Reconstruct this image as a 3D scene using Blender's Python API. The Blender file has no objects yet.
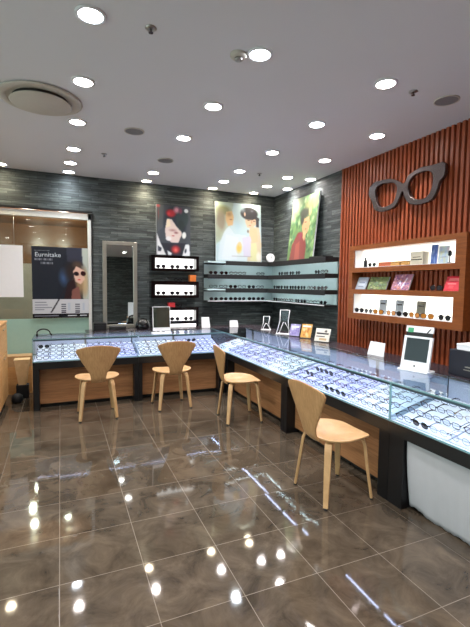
import bpy, bmesh, math, random
import numpy as np
from mathutils import Vector, Matrix
random.seed(7)
PI = math.pi
scn = bpy.context.scene
C = scn.collection

# ------------------------------------------------------------ materials
def lin(c):
    out = []
    for v in c[:3]:
        v = v / 255.0
        out.append(v / 12.92 if v <= 0.04045 else ((v + 0.055) / 1.055) ** 2.4)
    return (*out, 1.0)

def new_mat(name):
    m = bpy.data.materials.new(name); m.use_nodes = True
    nt = m.node_tree
    return m, nt, nt.nodes['Principled BSDF']

def N(nt, kind, **kw):
    n = nt.nodes.new(kind)
    for k, v in kw.items():
        if k in n.inputs: n.inputs[k].default_value = v
        else: setattr(n, k, v)
    return n

def plain(name, col, rough=0.5, metal=0.0, var=0.08, scale=25, spec=0.5, emis=None, estr=0.0, bump=0.0):
    m, nt, p = new_mat(name)
    p.inputs['Roughness'].default_value = rough
    p.inputs['Metallic'].default_value = metal
    p.inputs['Specular IOR Level'].default_value = spec
    tc = N(nt, 'ShaderNodeTexCoord')
    no = N(nt, 'ShaderNodeTexNoise', Scale=scale, Detail=3.0)
    nt.links.new(tc.outputs['Object'], no.inputs['Vector'])
    mix = N(nt, 'ShaderNodeMix', data_type='RGBA')
    c = lin(col)
    mix.inputs[6].default_value = (*[x * (1 - var) for x in c[:3]], 1)
    mix.inputs[7].default_value = (*[min(1, x * (1 + var)) for x in c[:3]], 1)
    nt.links.new(no.outputs['Fac'], mix.inputs[0])
    nt.links.new(mix.outputs[2], p.inputs['Base Color'])
    if bump:
        b = N(nt, 'ShaderNodeBump', Strength=bump, Distance=0.01)
        nt.links.new(no.outputs['Fac'], b.inputs['Height']); nt.links.new(b.outputs['Normal'], p.inputs['Normal'])
    if emis:
        p.inputs['Emission Color'].default_value = lin(emis); p.inputs['Emission Strength'].default_value = estr
    return m

def wood(name, c1, c2, scale=(1, 1, 8), rough=0.35, grain=14, spec=0.4):
    m, nt, p = new_mat(name)
    tc = N(nt, 'ShaderNodeTexCoord'); mp = N(nt, 'ShaderNodeMapping')
    mp.inputs['Scale'].default_value = scale
    nt.links.new(tc.outputs['Object'], mp.inputs['Vector'])
    no = N(nt, 'ShaderNodeTexNoise', Scale=float(grain), Detail=5.0, Roughness=0.6, Distortion=0.6)
    nt.links.new(mp.outputs[0], no.inputs['Vector'])
    r = N(nt, 'ShaderNodeValToRGB')
    r.color_ramp.elements[0].position = 0.3; r.color_ramp.elements[0].color = lin(c1)
    r.color_ramp.elements[1].position = 0.7; r.color_ramp.elements[1].color = lin(c2)
    nt.links.new(no.outputs['Fac'], r.inputs[0]); nt.links.new(r.outputs[0], p.inputs['Base Color'])
    p.inputs['Roughness'].default_value = rough; p.inputs['Specular IOR Level'].default_value = spec
    b = N(nt, 'ShaderNodeBump', Strength=0.08, Distance=0.002)
    nt.links.new(no.outputs['Fac'], b.inputs['Height']); nt.links.new(b.outputs['Normal'], p.inputs['Normal'])
    return m

def emit(name, col, s):
    m = bpy.data.materials.new(name); m.use_nodes = True; nt = m.node_tree
    nt.nodes.clear()
    o = N(nt, 'ShaderNodeOutputMaterial'); e = N(nt, 'ShaderNodeEmission', Strength=s); e.inputs[0].default_value = lin(col)
    nt.links.new(e.outputs[0], o.inputs[0])
    return m

def glass(name, tint=(235, 250, 248), refl=1.0, edge=False):
    m = bpy.data.materials.new(name); m.use_nodes = True; nt = m.node_tree; nt.nodes.clear()
    o = N(nt, 'ShaderNodeOutputMaterial'); t = N(nt, 'ShaderNodeBsdfTransparent'); t.inputs[0].default_value = lin(tint)
    g = N(nt, 'ShaderNodeBsdfGlossy', Roughness=0.01); f = N(nt, 'ShaderNodeFresnel', IOR=1.45)
    mu = N(nt, 'ShaderNodeMath', operation='MULTIPLY'); mu.inputs[1].default_value = refl
    x = N(nt, 'ShaderNodeMixShader')
    ge = N(nt, 'ShaderNodeNewGeometry'); sb = N(nt, 'ShaderNodeMath', operation='SUBTRACT'); sb.inputs[0].default_value = refl
    nt.links.new(ge.outputs['Backfacing'], sb.inputs[1]); sb.use_clamp = True
    nt.links.new(f.outputs[0], mu.inputs[0]); nt.links.new(sb.outputs[0], mu.inputs[1]); nt.links.new(mu.outputs[0], x.inputs[0])
    nt.links.new(t.outputs[0], x.inputs[1]); nt.links.new(g.outputs[0], x.inputs[2]); nt.links.new(x.outputs[0], o.inputs[0])
    return m

def stone_mat(name, axis):
    # stacked slate strips: brick pattern over (axis, z)
    m, nt, p = new_mat(name)
    tc = N(nt, 'ShaderNodeTexCoord'); sp = N(nt, 'ShaderNodeSeparateXYZ'); cb = N(nt, 'ShaderNodeCombineXYZ')
    nt.links.new(tc.outputs['Object'], sp.inputs[0])
    nt.links.new(sp.outputs[axis], cb.inputs[0]); nt.links.new(sp.outputs[2], cb.inputs[1])
    wob = N(nt, 'ShaderNodeTexNoise', Scale=6.0, Detail=2.0)
    nt.links.new(cb.outputs[0], wob.inputs['Vector'])
    wm = N(nt, 'ShaderNodeVectorMath', operation='MULTIPLY_ADD'); wm.inputs[1].default_value = (0.0, 0.012, 0)
    nt.links.new(wob.outputs['Color'], wm.inputs[0]); nt.links.new(cb.outputs[0], wm.inputs[2])
    br = N(nt, 'ShaderNodeTexBrick', offset=0.37, offset_frequency=2, squash=1.6, squash_frequency=3)
    br.inputs['Scale'].default_value = 1.0; br.inputs['Brick Width'].default_value = 0.26; br.inputs['Row Height'].default_value = 0.032
    br.inputs['Mortar Size'].default_value = 0.002; br.inputs['Mortar Smooth'].default_value = 0.3
    br.inputs['Color1'].default_value = lin((46, 52, 54)); br.inputs['Color2'].default_value = lin((88, 96, 95)); br.inputs['Mortar'].default_value = lin((24, 26, 28))
    nt.links.new(wm.outputs[0], br.inputs['Vector'])
    mp = N(nt, 'ShaderNodeMapping'); mp.inputs['Scale'].default_value = (3.0, 28.0, 1)
    nt.links.new(cb.outputs[0], mp.inputs[0])
    no = N(nt, 'ShaderNodeTexNoise', Scale=1.6, Detail=6.0, Roughness=0.65)
    nt.links.new(mp.outputs[0], no.inputs['Vector'])
    mr = N(nt, 'ShaderNodeMapRange'); mr.inputs[1].default_value = 0.3; mr.inputs[2].default_value = 0.72; mr.inputs[3].default_value = 0.28; mr.inputs[4].default_value = 1.45
    nt.links.new(no.outputs['Fac'], mr.inputs[0])
    vm = N(nt, 'ShaderNodeVectorMath', operation='SCALE')
    nt.links.new(br.outputs['Color'], vm.inputs[0]); nt.links.new(mr.outputs[0], vm.inputs['Scale'])
    nt.links.new(vm.outputs[0], p.inputs['Base Color'])
    p.inputs['Roughness'].default_value = 0.6
    b = N(nt, 'ShaderNodeBump', Strength=0.9, Distance=0.02)
    nt.links.new(vm.outputs[0], b.inputs['Height']); nt.links.new(b.outputs['Normal'], p.inputs['Normal'])
    return m

def floor_mat():
    m, nt, p = new_mat('floor_tiles')
    tc = N(nt, 'ShaderNodeTexCoord'); mp = N(nt, 'ShaderNodeMapping'); mp.inputs['Location'].default_value = (0.026 + 8, -2.045 + 8, 0)
    nt.links.new(tc.outputs['Object'], mp.inputs[0])
    br = N(nt, 'ShaderNodeTexBrick', offset=0.0, squash=1.0)
    br.inputs['Scale'].default_value = 1.0; br.inputs['Brick Width'].default_value = 0.4; br.inputs['Row Height'].default_value = 0.4
    br.inputs['Mortar Size'].default_value = 0.0022; br.inputs['Mortar Smooth'].default_value = 0.4
    br.inputs['Color1'].default_value = (0.88, 0.88, 0.88, 1); br.inputs['Color2'].default_value = (1.08, 1.08, 1.08, 1); br.inputs['Mortar'].default_value = (1, 1, 1, 1)
    nt.links.new(mp.outputs[0], br.inputs['Vector'])
    n1 = N(nt, 'ShaderNodeTexNoise', Scale=5.0, Detail=8.0, Roughness=0.68, Distortion=0.8)
    nt.links.new(tc.outputs['Object'], n1.inputs['Vector'])
    rp = N(nt, 'ShaderNodeValToRGB'); e = rp.color_ramp.elements
    e[0].position = 0.3; e[0].color = lin((48, 41, 34)); e[1].position = 0.72; e[1].color = lin((92, 80, 67))
    nt.links.new(n1.outputs['Fac'], rp.inputs[0])
    mul = N(nt, 'ShaderNodeMix', data_type='RGBA', blend_type='MULTIPLY'); mul.inputs[0].default_value = 1.0
    nt.links.new(rp.outputs[0], mul.inputs[6]); nt.links.new(br.outputs['Color'], mul.inputs[7])
    gr = N(nt, 'ShaderNodeMix', data_type='RGBA'); gr.inputs[7].default_value = lin((98, 86, 74))
    nt.links.new(br.outputs['Fac'], gr.inputs[0]); nt.links.new(mul.outputs[2], gr.inputs[6])
    nt.links.new(gr.outputs[2], p.inputs['Base Color'])
    rr = N(nt, 'ShaderNodeMapRange'); rr.inputs[3].default_value = 0.05; rr.inputs[4].default_value = 0.6
    nt.links.new(br.outputs['Fac'], rr.inputs[0]); nt.links.new(rr.outputs[0], p.inputs['Roughness'])
    n2 = N(nt, 'ShaderNodeTexNoise', Scale=3.5, Detail=1.0)
    nt.links.new(tc.outputs['Object'], n2.inputs['Vector'])
    ad = N(nt, 'ShaderNodeMath', operation='MULTIPLY_ADD'); ad.inputs[1].default_value = -0.4
    nt.links.new(br.outputs['Fac'], ad.inputs[0]); nt.links.new(n2.outputs['Fac'], ad.inputs[2])
    sc_ = N(nt, 'ShaderNodeVectorMath', operation='SCALE'); sc_.inputs['Scale'].default_value = 2.5
    fl = N(nt, 'ShaderNodeVectorMath', operation='FLOOR'); wn = N(nt, 'ShaderNodeTexWhiteNoise', noise_dimensions='3D')
    sb = N(nt, 'ShaderNodeVectorMath', operation='MULTIPLY_ADD'); sb.inputs[1].default_value = (0.011, 0.011, 0); sb.inputs[2].default_value = (-0.0055, -0.0055, 1)
    nn = N(nt, 'ShaderNodeVectorMath', operation='NORMALIZE')
    for a_, b_ in ((mp.outputs[0], sc_.inputs[0]), (sc_.outputs[0], fl.inputs[0]), (fl.outputs[0], wn.inputs['Vector']), (wn.outputs['Color'], sb.inputs[0]), (sb.outputs[0], nn.inputs[0])): nt.links.new(a_, b_)
    b = N(nt, 'ShaderNodeBump', Strength=0.035, Distance=0.006)
    nt.links.new(nn.outputs[0], b.inputs['Normal'])
    nt.links.new(ad.outputs[0], b.inputs['Height']); nt.links.new(b.outputs['Normal'], p.inputs['Normal'])
    p.inputs['Specular IOR Level'].default_value = 0.55
    return m

M = {}
M['floor'] = floor_mat()
M['mall_floor'] = plain('mall_floor', (200, 196, 190), 0.4, var=0.03)
M['stone_x'] = stone_mat('slate_strips_back', 0); M['stone_y'] = stone_mat('slate_strips_side', 1)
M['ceiling'] = plain('ceiling_paint', (217, 216, 219), 0.85, var=0.015, scale=2)
M['white_wall'] = plain('white_wall_paint', (215, 213, 210), 0.8, var=0.02)
M['grey_wall'] = plain('grey_wall_paint', (120, 118, 116), 0.8, var=0.05)
M['slat'] = wood('red_brown_slat_wood', (134, 62, 36), (160, 80, 49), (6, 6, 0.8), 0.4, 10)
M['slat_back'] = plain('slat_gap_backing', (104, 36, 24), 0.8)
M['niche_wood'] = wood('niche_veneer', (116, 60, 26), (143, 81, 39), (3, 0.8, 6), 0.35, 8)
M['oak'] = wood('light_oak_plywood', (168, 130, 88), (190, 152, 108), (1.5, 1.5, 1.5), 0.38, 9)
M['pale_oak'] = wood('pale_oak', (206, 172, 124), (226, 194, 148), (2, 2, 2), 0.4, 6)
M['oak_back'] = wood('oak_veneer_backrest', (156, 116, 76), (184, 142, 98), (9, 9, 1.2), 0.4, 7)
M['panel'] = wood('counter_panel_wood', (124, 82, 50), (158, 112, 74), (0.8, 0.8, 14), 0.4, 5)
M['desk'] = wood('honey_desk_wood', (190, 138, 84), (214, 164, 108), (1, 1, 6), 0.4, 6)
M['black'] = plain('black_laminate', (11, 11, 14), 0.4, var=0.2)
M['black_gloss'] = plain('black_gloss', (9, 9, 12), 0.12, var=0.2)
M['black_matte'] = plain('black_matte', (12, 12, 15), 0.7, var=0.2)
M['deck'] = plain('case_deck_white', (214, 216, 236), 0.5, var=0.03)
M['tray'] = plain('lavender_tray', (178, 180, 220), 0.4, var=0.2, scale=16)
M['tray2'] = plain('white_tray', (202, 206, 220), 0.4, var=0.16, scale=16)
M['cardboard'] = plain('white_card', (225, 224, 228), 0.6, var=0.03)
M['white'] = plain('white_plastic', (226, 226, 230), 0.35, var=0.02)
M['glass'] = glass('showcase_glass', (246, 251, 252))
M['window_glass'] = glass('window_glass', (215, 225, 222), 1.3)
M['glass_edge'] = plain('glass_edge_green', (120, 160, 165), 0.2, var=0.1)
M['acrylic'] = glass('clear_acrylic', (225, 232, 240), 2.0)
M['grey_card'] = plain('grey_card', (176, 184, 192), 0.5)
M['frost'] = plain('frosted_mint_film', (158, 190, 176), 0.35, var=0.04)
M['steel'] = plain('brushed_steel', (170, 168, 165), 0.28, 1.0, var=0.06)
M['dark_metal'] = plain('dark_brushed_metal', (100, 92, 92), 0.27, 0.9, var=0.15)
M['pewter'] = plain('pewter_frame', (150, 146, 136), 0.35, 0.6, var=0.1)
M['mirror'] = plain('mirror_silver', (225, 232, 230), 0.02, 1.0, var=0.0)
M['door_reflection_tint'] = plain('pale_sliding_door', (206, 209, 230), 0.15, 0.0, var=0.04)  # diffuse lavender white stands in for the reflection in the rear doors
M['grey_mirror'] = plain('grey_green_mirror', (128, 138, 126), 0.05, 0.85, var=0.06)
M['dark_mirror'] = plain('dark_screen', (42, 46, 49), 0.06, 0.7, var=0.3, scale=6)
M['teal_glass'] = plain('frosted_teal_glass', (184, 204, 206), 0.25, var=0.08, scale=5)
M['pale_frame'] = plain('pale_grey_frame', (204, 204, 200), 0.35, var=0.06)
M['ledge'] = plain('dark_plum_ledge', (52, 44, 50), 0.2, var=0.1)
M['rail'] = plain('rail_blue_grey', (70, 84, 98), 0.4)
M['cloth'] = plain('grey_white_cloth', (170, 169, 173), 0.9, var=0.05, scale=8, bump=0.25)
M['vent'] = plain('vent_beige', (192, 185, 174), 0.6, var=0.03)
M['vent_dark'] = plain('vent_slot_shade', (34, 31, 28), 0.7)
M['speaker'] = plain('speaker_grille', (128, 126, 130), 0.7, var=0.1, scale=300)
M['navy'] = plain('navy_box', (12, 15, 30), 0.5, var=0.15)
M['orange'] = plain('orange_plastic', (205, 110, 45), 0.4)
M['red'] = plain('red_plastic', (180, 40, 45), 0.4)
M['green'] = plain('green_ink', (60, 150, 105), 0.5)
M['rubber'] = plain('black_rubber', (25, 24, 24), 0.8)
M['corridor_wood'] = wood('corridor_ceiling_wood', (116, 74, 46), (140, 94, 60), (1, 1, 1), 0.25, 3)
M['corridor_stone'] = plain('corridor_wall', (178, 172, 164), 0.6, var=0.2, scale=6)
M['cool'] = emit('lamp_cool', (235, 246, 255), 22.0)
M['warm'] = emit('lamp_warm', (255, 238, 205), 22.0)
M['neutral'] = emit('lamp_neutral', (255, 246, 240), 22.0)
M['led'] = emit('case_led', (208, 214, 255), 20.0)
M['led_shelf'] = emit('shelf_led', (228, 240, 242), 12)
M['lightbox'] = emit('lightbox_panel', (255, 254, 250), 1.5)
M['lightbox_warm'] = emit('lightbox_panel_warm', (255, 252, 238), 1.25)
M['corridor_lamp'] = emit('corridor_lamp', (255, 225, 180), 9)
fr_cols = dict(black=(20, 20, 26), brown=(66, 38, 28), silver=(150, 152, 160), wine=(86, 24, 38), blue=(38, 46, 96), gold=(170, 130, 60))
for k, c in fr_cols.items():
    M['fr_' + k] = plain('eyewear_' + k, c, 0.25, 0.8 if k in ('silver', 'gold') else 0.0, var=0.1)
M['lens_clear'] = glass('eyewear_lens_clear', (248, 248, 252), 0.6)
M['lens_amber'] = plain('eyewear_lens_amber', (176, 112, 44), 0.1, var=0.1)
M['lens_dark'] = plain('eyewear_lens_dark', (28, 26, 32), 0.08, var=0.1)

# ------------------------------------------------------------ mesh helpers
class MB:
    def __init__(s): s.bm = bmesh.new()
    def face(s, pts, mi=0):
        f = s.bm.faces.new([s.bm.verts.new(p) for p in pts]); f.material_index = mi; return f
    def box(s, x0, x1, y0, y1, z0, z1, mi=0, bev=0.0):
        M4 = Matrix.Translation(((x0 + x1) / 2, (y0 + y1) / 2, (z0 + z1) / 2)) @ Matrix.Diagonal((abs(x1 - x0), abs(y1 - y0), abs(z1 - z0), 1))
        r = bmesh.ops.create_cube(s.bm, size=1, matrix=M4)
        fs = {f for v in r['verts'] for f in v.link_faces}
        for f in fs: f.material_index = mi
        if bev:
            es = list({e for v in r['verts'] for e in v.link_edges})
            rr = bmesh.ops.bevel(s.bm, geom=es, offset=bev, segments=2, affect='EDGES', profile=0.5)
            for f in rr['faces']: f.material_index = mi
        return s
    def cyl(s, c, r, h, mi=0, n=32, r2=None, mat4=None):
        m = Matrix.Translation(c) if mat4 is None else mat4
        k = bmesh.ops.create_cone(s.bm, cap_ends=True, segments=n, radius1=r, radius2=r if r2 is None else r2, depth=h, matrix=m)
        for f in {f for v in k['verts'] for f in v.link_faces}:
            f.material_index = mi
            if len(f.verts) == 4: f.smooth = True
        return s
    def ring(s, c, ro, ri, z0, z1, mi=0, n=40):
        vs = []
        for i in range(n):
            a = 2 * PI * i / n; ca, sa = math.cos(a), math.sin(a)
            vs.append([s.bm.verts.new((c[0] + r * ca, c[1] + r * sa, z)) for r, z in ((ro, z0), (ro, z1), (ri, z1), (ri, z0))])
        for i in range(n):
            A, Bq = vs[i], vs[(i + 1) % n]
            for j in range(4):
                f = s.bm.faces.new((A[j], Bq[j], Bq[(j + 1) % 4], A[(j + 1) % 4])); f.material_index = mi; f.smooth = True
        return s
    def lathe(s, prof, c=(0, 0, 0), n=32, mi=0):
        rings = []
        for r, z in prof:
            rings.append([s.bm.verts.new((c[0] + r * math.cos(2 * PI * i / n), c[1] + r * math.sin(2 * PI * i / n), c[2] + z)) for i in range(n)])
        for a, b in zip(rings, rings[1:]):
            for i in range(n):
                f = s.bm.faces.new((a[i], a[(i + 1) % n], b[(i + 1) % n], b[i])); f.material_index = mi; f.smooth = True
        for rg in (rings[0], rings[-1]):
            f = s.bm.faces.new(rg); f.material_index = mi
        return s
    def tube(s, pts, r, n=6, closed=False, mi=0, flat=1.0):
        P = [Vector(p) for p in pts]; k = len(P); rings = []
        for i in range(k):
            a = P[i - 1] if (i or closed) else P[0]; b = P[(i + 1) % k] if (i < k - 1 or closed) else P[-1]
            t = (b - a).normalized(); up = Vector((0, 0, 1)) if abs(t.z) < 0.9 else Vector((0, 1, 0))
            u = t.cross(up).normalized(); v = u.cross(t)
            rad = r[i] if isinstance(r, (list, tuple)) else r
            rings.append([s.bm.verts.new(P[i] + u * rad * math.cos(2 * PI * j / n) + v * rad * flat * math.sin(2 * PI * j / n)) for j in range(n)])
        rng = range(k if closed else k - 1)
        for i in rng:
            A, Bq = rings[i], rings[(i + 1) % k]
            for j in range(n):
                f = s.bm.faces.new((A[j], A[(j + 1) % n], Bq[(j + 1) % n], Bq[j])); f.material_index = mi; f.smooth = True
        if not closed:
            for rg in (rings[0], rings[-1]): s.bm.faces.new(rg).material_index = mi
        return s
    def prism(s, poly, M4, d, mi=0):
        """poly in local xy, thickness d towards local -z, placed by M4"""
        a = [s.bm.verts.new(M4 @ Vector((x, y, 0))) for x, y in poly]; b = [s.bm.verts.new(M4 @ Vector((x, y, -d))) for x, y in poly]
        s.bm.faces.new(a).material_index = mi; s.bm.faces.new(b[::-1]).material_index = mi
        k = len(poly)
        for i in range(k): s.bm.faces.new((a[i], b[i], b[(i + 1) % k], a[(i + 1) % k])).material_index = mi
        return s

OFF = {}
def link(name, mb, mats, parent=None):
    """world-space mesh; children are shifted into their thing's frame"""
    if not isinstance(mats, (list, tuple)): mats = [mats]
    bm = mb.bm
    off = OFF.get(parent.name, Vector()) if parent else Vector()
    if off.length: bmesh.ops.translate(bm, verts=bm.verts, vec=-off)
    bmesh.ops.recalc_face_normals(bm, faces=bm.faces)
    me = bpy.data.meshes.new(name); bm.to_mesh(me); bm.free()
    for m in mats: me.materials.append(M[m] if isinstance(m, str) else m)
    o = bpy.data.objects.new(name, me); C.objects.link(o)
    if parent: o.parent = parent; OFF[o.name] = off
    return o

def tag(o, label, cat, group=None):
    o['label'] = label; o['category'] = cat
    if group: o['group'] = group
    return o
def thing(name, label, cat, loc=(0, 0, 0), group=None):
    o = bpy.data.objects.new(name, None); C.objects.link(o); o.location = loc; o.empty_display_size = 0.1
    OFF[o.name] = Vector(loc)
    return tag(o, label, cat, group)
def struct(name, mb, mats, parent=None):
    o = link(name, mb, mats, parent)
    if not parent: o['kind'] = 'structure'
    return o
def copy_tree(o, parent=None):
    c = o.copy(); C.objects.link(c)
    if parent: c.parent = parent
    for ch in list(o.children): copy_tree(ch, c)
    return c

def MR(x, y, z):   # plane facing -X (right wall): local x -> -Y, local y -> Z
    return Matrix(((0, 0, -1, x), (-1, 0, 0, y), (0, 1, 0, z), (0, 0, 0, 1)))
def MBk(x, y, z):  # plane facing -Y (back wall)
    return Matrix(((1, 0, 0, x), (0, 0, -1, y), (0, 1, 0, z), (0, 0, 0, 1)))

# ------------------------------------------------------------ painter for printed pictures
class Canvas:
    def __init__(s, w, h, col):
        s.w, s.h = w, h; s.a = np.ones((h, w, 3)) * np.array(col, float)
        s.X, s.Y = np.meshgrid((np.arange(w) + 0.5) / w, (np.arange(h) + 0.5) / h); s.rng = np.random.RandomState(3)
    def blend(s, m, col):
        m = m[..., None]; s.a = s.a * (1 - m) + np.array(col, float) * m
    def ell(s, cx, cy, rx, ry, col, soft=0.15, rot=0.0, al=1.0):
        c, n = math.cos(rot), math.sin(rot); dx, dy = s.X - cx, s.Y - cy
        d = np.sqrt(((dx * c + dy * n) / rx) ** 2 + ((-dx * n + dy * c) / ry) ** 2)
        s.blend(np.clip((1 - d) / soft, 0, 1) * al, col)
    def poly(s, pts, col, al=1.0, blur=1):
        ins = np.zeros_like(s.X, bool); k = len(pts)
        for i in range(k):
            x1, y1 = pts[i]; x2, y2 = pts[(i + 1) % k]
            if y1 == y2: continue
            c = ((s.Y > y1) != (s.Y > y2)) & (s.X < (x2 - x1) * (s.Y - y1) / (y2 - y1) + x1); ins ^= c
        m = ins.astype(float)
        for _ in range(blur):
            q = np.pad(m, 1, 'edge'); m = (q[1:-1, 1:-1] * 4 + q[:-2, 1:-1] + q[2:, 1:-1] + q[1:-1, :-2] + q[1:-1, 2:]) / 8
        s.blend(m * al, col)
    def rect(s, x0, y0, x1, y1, col, al=1.0): s.poly([(x0, y0), (x1, y0), (x1, y1), (x0, y1)], col, al, 0)
    def speck(s, amt, cell=3):
        n = s.rng.rand(s.h // cell + 2, s.w // cell + 2); n = np.repeat(np.repeat(n, cell, 0), cell, 1)[:s.h, :s.w]
        s.a = np.clip(s.a + (n[..., None] - 0.5) * amt, 0, 255)
    def blobs(s, n, box, cols, r=(0.02, 0.06)):
        for _ in range(n):
            x = box[0] + s.rng.rand() * (box[2] - box[0]); y = box[1] + s.rng.rand() * (box[3] - box[1]); q = r[0] + s.rng.rand() * (r[1] - r[0])
            s.ell(x, y, q, q * 0.8, cols[s.rng.randint(len(cols))], 0.6, s.rng.rand() * 3, 0.8)

def print_mat(name, rough=0.4):
    m, nt, p = new_mat(name)
    at = N(nt, 'ShaderNodeAttribute', attribute_name='Print')
    nt.links.new(at.outputs['Color'], p.inputs['Base Color']); p.inputs['Roughness'].default_value = rough
    return m
M['print'] = print_mat('printed_picture'); M['print_gloss'] = print_mat('printed_picture_gloss', 0.2)

def board(name, cv, M4, w, h, d, side='white', parent=None, mat='print', ink=0.85):
    """printed board: front face carries the picture cell by cell, body of thickness d behind; origin bottom centre"""
    nx, ny = cv.w, cv.h
    vs = []
    for j in range(ny + 1):
        for i in range(nx + 1):
            vs.append(M4 @ Vector((-w / 2 + w * i / nx, h * (1 - j / ny), 0)))
    fs = []; mi = []
    for j in range(ny):
        for i in range(nx):
            a = j * (nx + 1) + i; fs.append((a, a + nx + 1, a + nx + 2, a + 1)); mi.append(0)
    k = len(vs)
    for x, y in ((-w / 2, 0), (w / 2, 0), (w / 2, h), (-w / 2, h)): vs.append(M4 @ Vector((x, y, 0))); vs.append(M4 @ Vector((x, y, -d)))
    for i in range(4):
        a = k + 2 * i; b = k + 2 * ((i + 1) % 4); fs.append((a, a + 1, b + 1, b)); mi.append(1)
    fs.append((k + 1, k + 7, k + 5, k + 3)); mi.append(1)
    off = OFF.get(parent.name, Vector()) if parent else Vector()
    me = bpy.data.meshes.new(name); me.from_pydata([v - off for v in vs], [], fs)
    me.materials.append(M[mat]); me.materials.append(M[side])
    me.polygons.foreach_set('material_index', mi)
    ca = me.color_attributes.new('Print', 'FLOAT_COLOR', 'CORNER')
    v = np.clip(cv.a / 255, 0, 1); v = np.where(v <= 0.04045, v / 12.92, ((v + 0.055) / 1.055) ** 2.4) * ink
    data = np.ones((len(me.loops), 4)); data[:nx * ny * 4, :3] = np.repeat(v.reshape(-1, 3), 4, axis=0)
    ca.data.foreach_set('color', data.ravel())
    me.update()
    o = bpy.data.objects.new(name, me); C.objects.link(o)
    if parent: o.parent = parent; OFF[o.name] = off
    return o

def to_mesh(o, name):
    bpy.context.view_layer.update()
    me = bpy.data.meshes.new_from_object(o.evaluated_get(bpy.context.evaluated_depsgraph_get()))
    me.name = name; bpy.data.objects.remove(o)
    n = bpy.data.objects.new(name, me); C.objects.link(n); return n
def text(name, s, M4, size, mat, parent, depth=0.0005):
    cu = bpy.data.curves.new(name, 'FONT'); cu.body = s; cu.size = size; cu.extrude = depth
    cu.materials.append(M[mat]); o = bpy.data.objects.new(name, cu); C.objects.link(o)
    o2 = to_mesh(o, name); o2.parent = parent; o2.matrix_local = Matrix.Translation(-OFF.get(parent.name, Vector())) @ M4
    return o2

# ------------------------------------------------------------ room dimensions
XR = 3.335; YB = 6.19; ZC = 2.94; YS = 4.36
XL, YR = -2.6, -5.0

# floor / ceiling / walls
b = MB(); b.face([(XL, YR, 0), (XR + 0.1, YR, 0), (XR + 0.1, 9.6, 0), (XL, 9.6, 0)]); struct('floor', b, 'floor')
b = MB(); b.box(XL, XR + 0.1, YR, YB + 0.1, ZC, ZC + 0.1); struct('ceiling', b, 'ceiling')
WX0, WX1, WZ1 = -2.3, 0.40, 2.45
b = MB(); b.box(WX1 + 0.03, XR + 0.1, YB, YB + 0.12, 0, ZC); b.box(XL, WX1 + 0.03, YB, YB + 0.12, WZ1, ZC); struct('wall_back', b, 'stone_x')
b = MB(); b.box(XR + 0.01, XR + 0.13, YS, YB, 0, ZC); struct('wall_right_stone', b, 'stone_y').name = 'wall_right'
b = MB(); b.box(XR + 0.035, XR + 0.13, YR, YS, 0, ZC, 1)
y = YS - 0.02
b.box(XR - 0.012, XR + 0.034, YS - 0.03, YS, 0, ZC, 0)
y = YS - 0.065
while y > 0.2:
    b.box(XR, XR + 0.034, y - 0.0155, y + 0.0155, 0, ZC, 0); y -= 0.0565
b.box(XR, XR + 0.034, YR, 0.2, 0, ZC, 0)
struct('wall_right_slats', b, ['slat', 'slat_back']).name = 'wall_right_slatted'
b = MB(); b.box(XL - 0.1, XL, 4.6, 9.6, 0, ZC); b.box(XL - 0.1, XL, YR, 4.6, 2.7, ZC); b.box(XL - 0.1, XL, -0.35, -0.15, 0, 2.7); struct('wall_left', b, 'white_wall')
b = MB(); b.box(XL - 6, XL - 0.001, YR - 1, 9.6, -0.05, 0.0); struct('floor_mall', b, 'mall_floor')
for k, (ya, yb) in enumerate(((-4.95, -0.35), (-0.15, 4.6))):  # storefront windows added out of view so daylight reaches the ceiling
    b = MB(); b.box(XL - 0.08, XL - 0.02, ya, ya + 0.05, 0, 2.7); b.box(XL - 0.08, XL - 0.02, yb - 0.05, yb, 0, 2.7); b.box(XL - 0.08, XL - 0.02, ya + 0.05, yb - 0.05, 2.65, 2.7)
    w = struct('window_%d' % (k + 2), b, 'steel')
    b = MB(); b.box(XL - 0.055, XL - 0.045, ya + 0.05, yb - 0.05, 0, 2.65); struct('window_pane', b, 'window_glass', w)
b = MB(); b.box(XL, XR + 0.1, YR - 0.1, YR, 0, ZC); struct('wall_rear', b, 'stone_x')
b = MB(); b.box(0.85, 1.15, YR, YR + 0.03, 0, 2.6); struct('trim_1', b, 'teal_glass')
b = MB(); b.box(WX1 + 0.2, WX1 + 0.3, YB + 0.12, 9.6, 0, 2.9); b.box(XL, WX1 + 0.3, 9.6, 9.7, 0, 1.85); b.box(XL, WX1 + 0.3, 9.6, 9.7, 1.85, 2.9, 1); struct('wall_corridor', b, ['corridor_stone', 'corridor_wood'])
b = MB(); b.box(XL, WX1 + 0.3, YB + 0.12, 9.7, 2.66, 2.72); struct('ceiling_corridor', b, 'corridor_wood')

# window with frame
b = MB()
b.box(WX1 - 0.03, WX1 + 0.03, YB - 0.03, YB + 0.06, 0, WZ1 - 0.02)
b.box(WX0, WX1 + 0.03, YB - 0.03, YB + 0.06, 2.34, 2.42)
w = struct('window_1', b, 'pale_frame')
b = MB(); b.box(WX0, WX1 + 0.03, YB - 0.045, YB + 0.0, 2.43, 2.455); struct('window_head_strip', b, 'black', w)
b = MB(); b.box(WX1 + 0.012, WX1 + 0.03, YB - 0.04, YB - 0.03, 0, 2.42); struct('window_seal', b, 'black', w)
b = MB(); b.box(WX0, WX1 - 0.03, YB + 0.02, YB + 0.028, 0.0, 2.34); struct('window_pane', b, 'window_glass', w)
b = MB(); b.box(WX0, WX1 - 0.03, YB + 0.004, YB + 0.015, 0.30, 0.96); struct('window_frosted_film', b, 'frost', w)
b = MB(); b.box(WX0, WX1 - 0.03, YB - 0.01, YB + 0.004, 0.0, 0.30); struct('window_kick_panel', b, 'desk', w)

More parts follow.
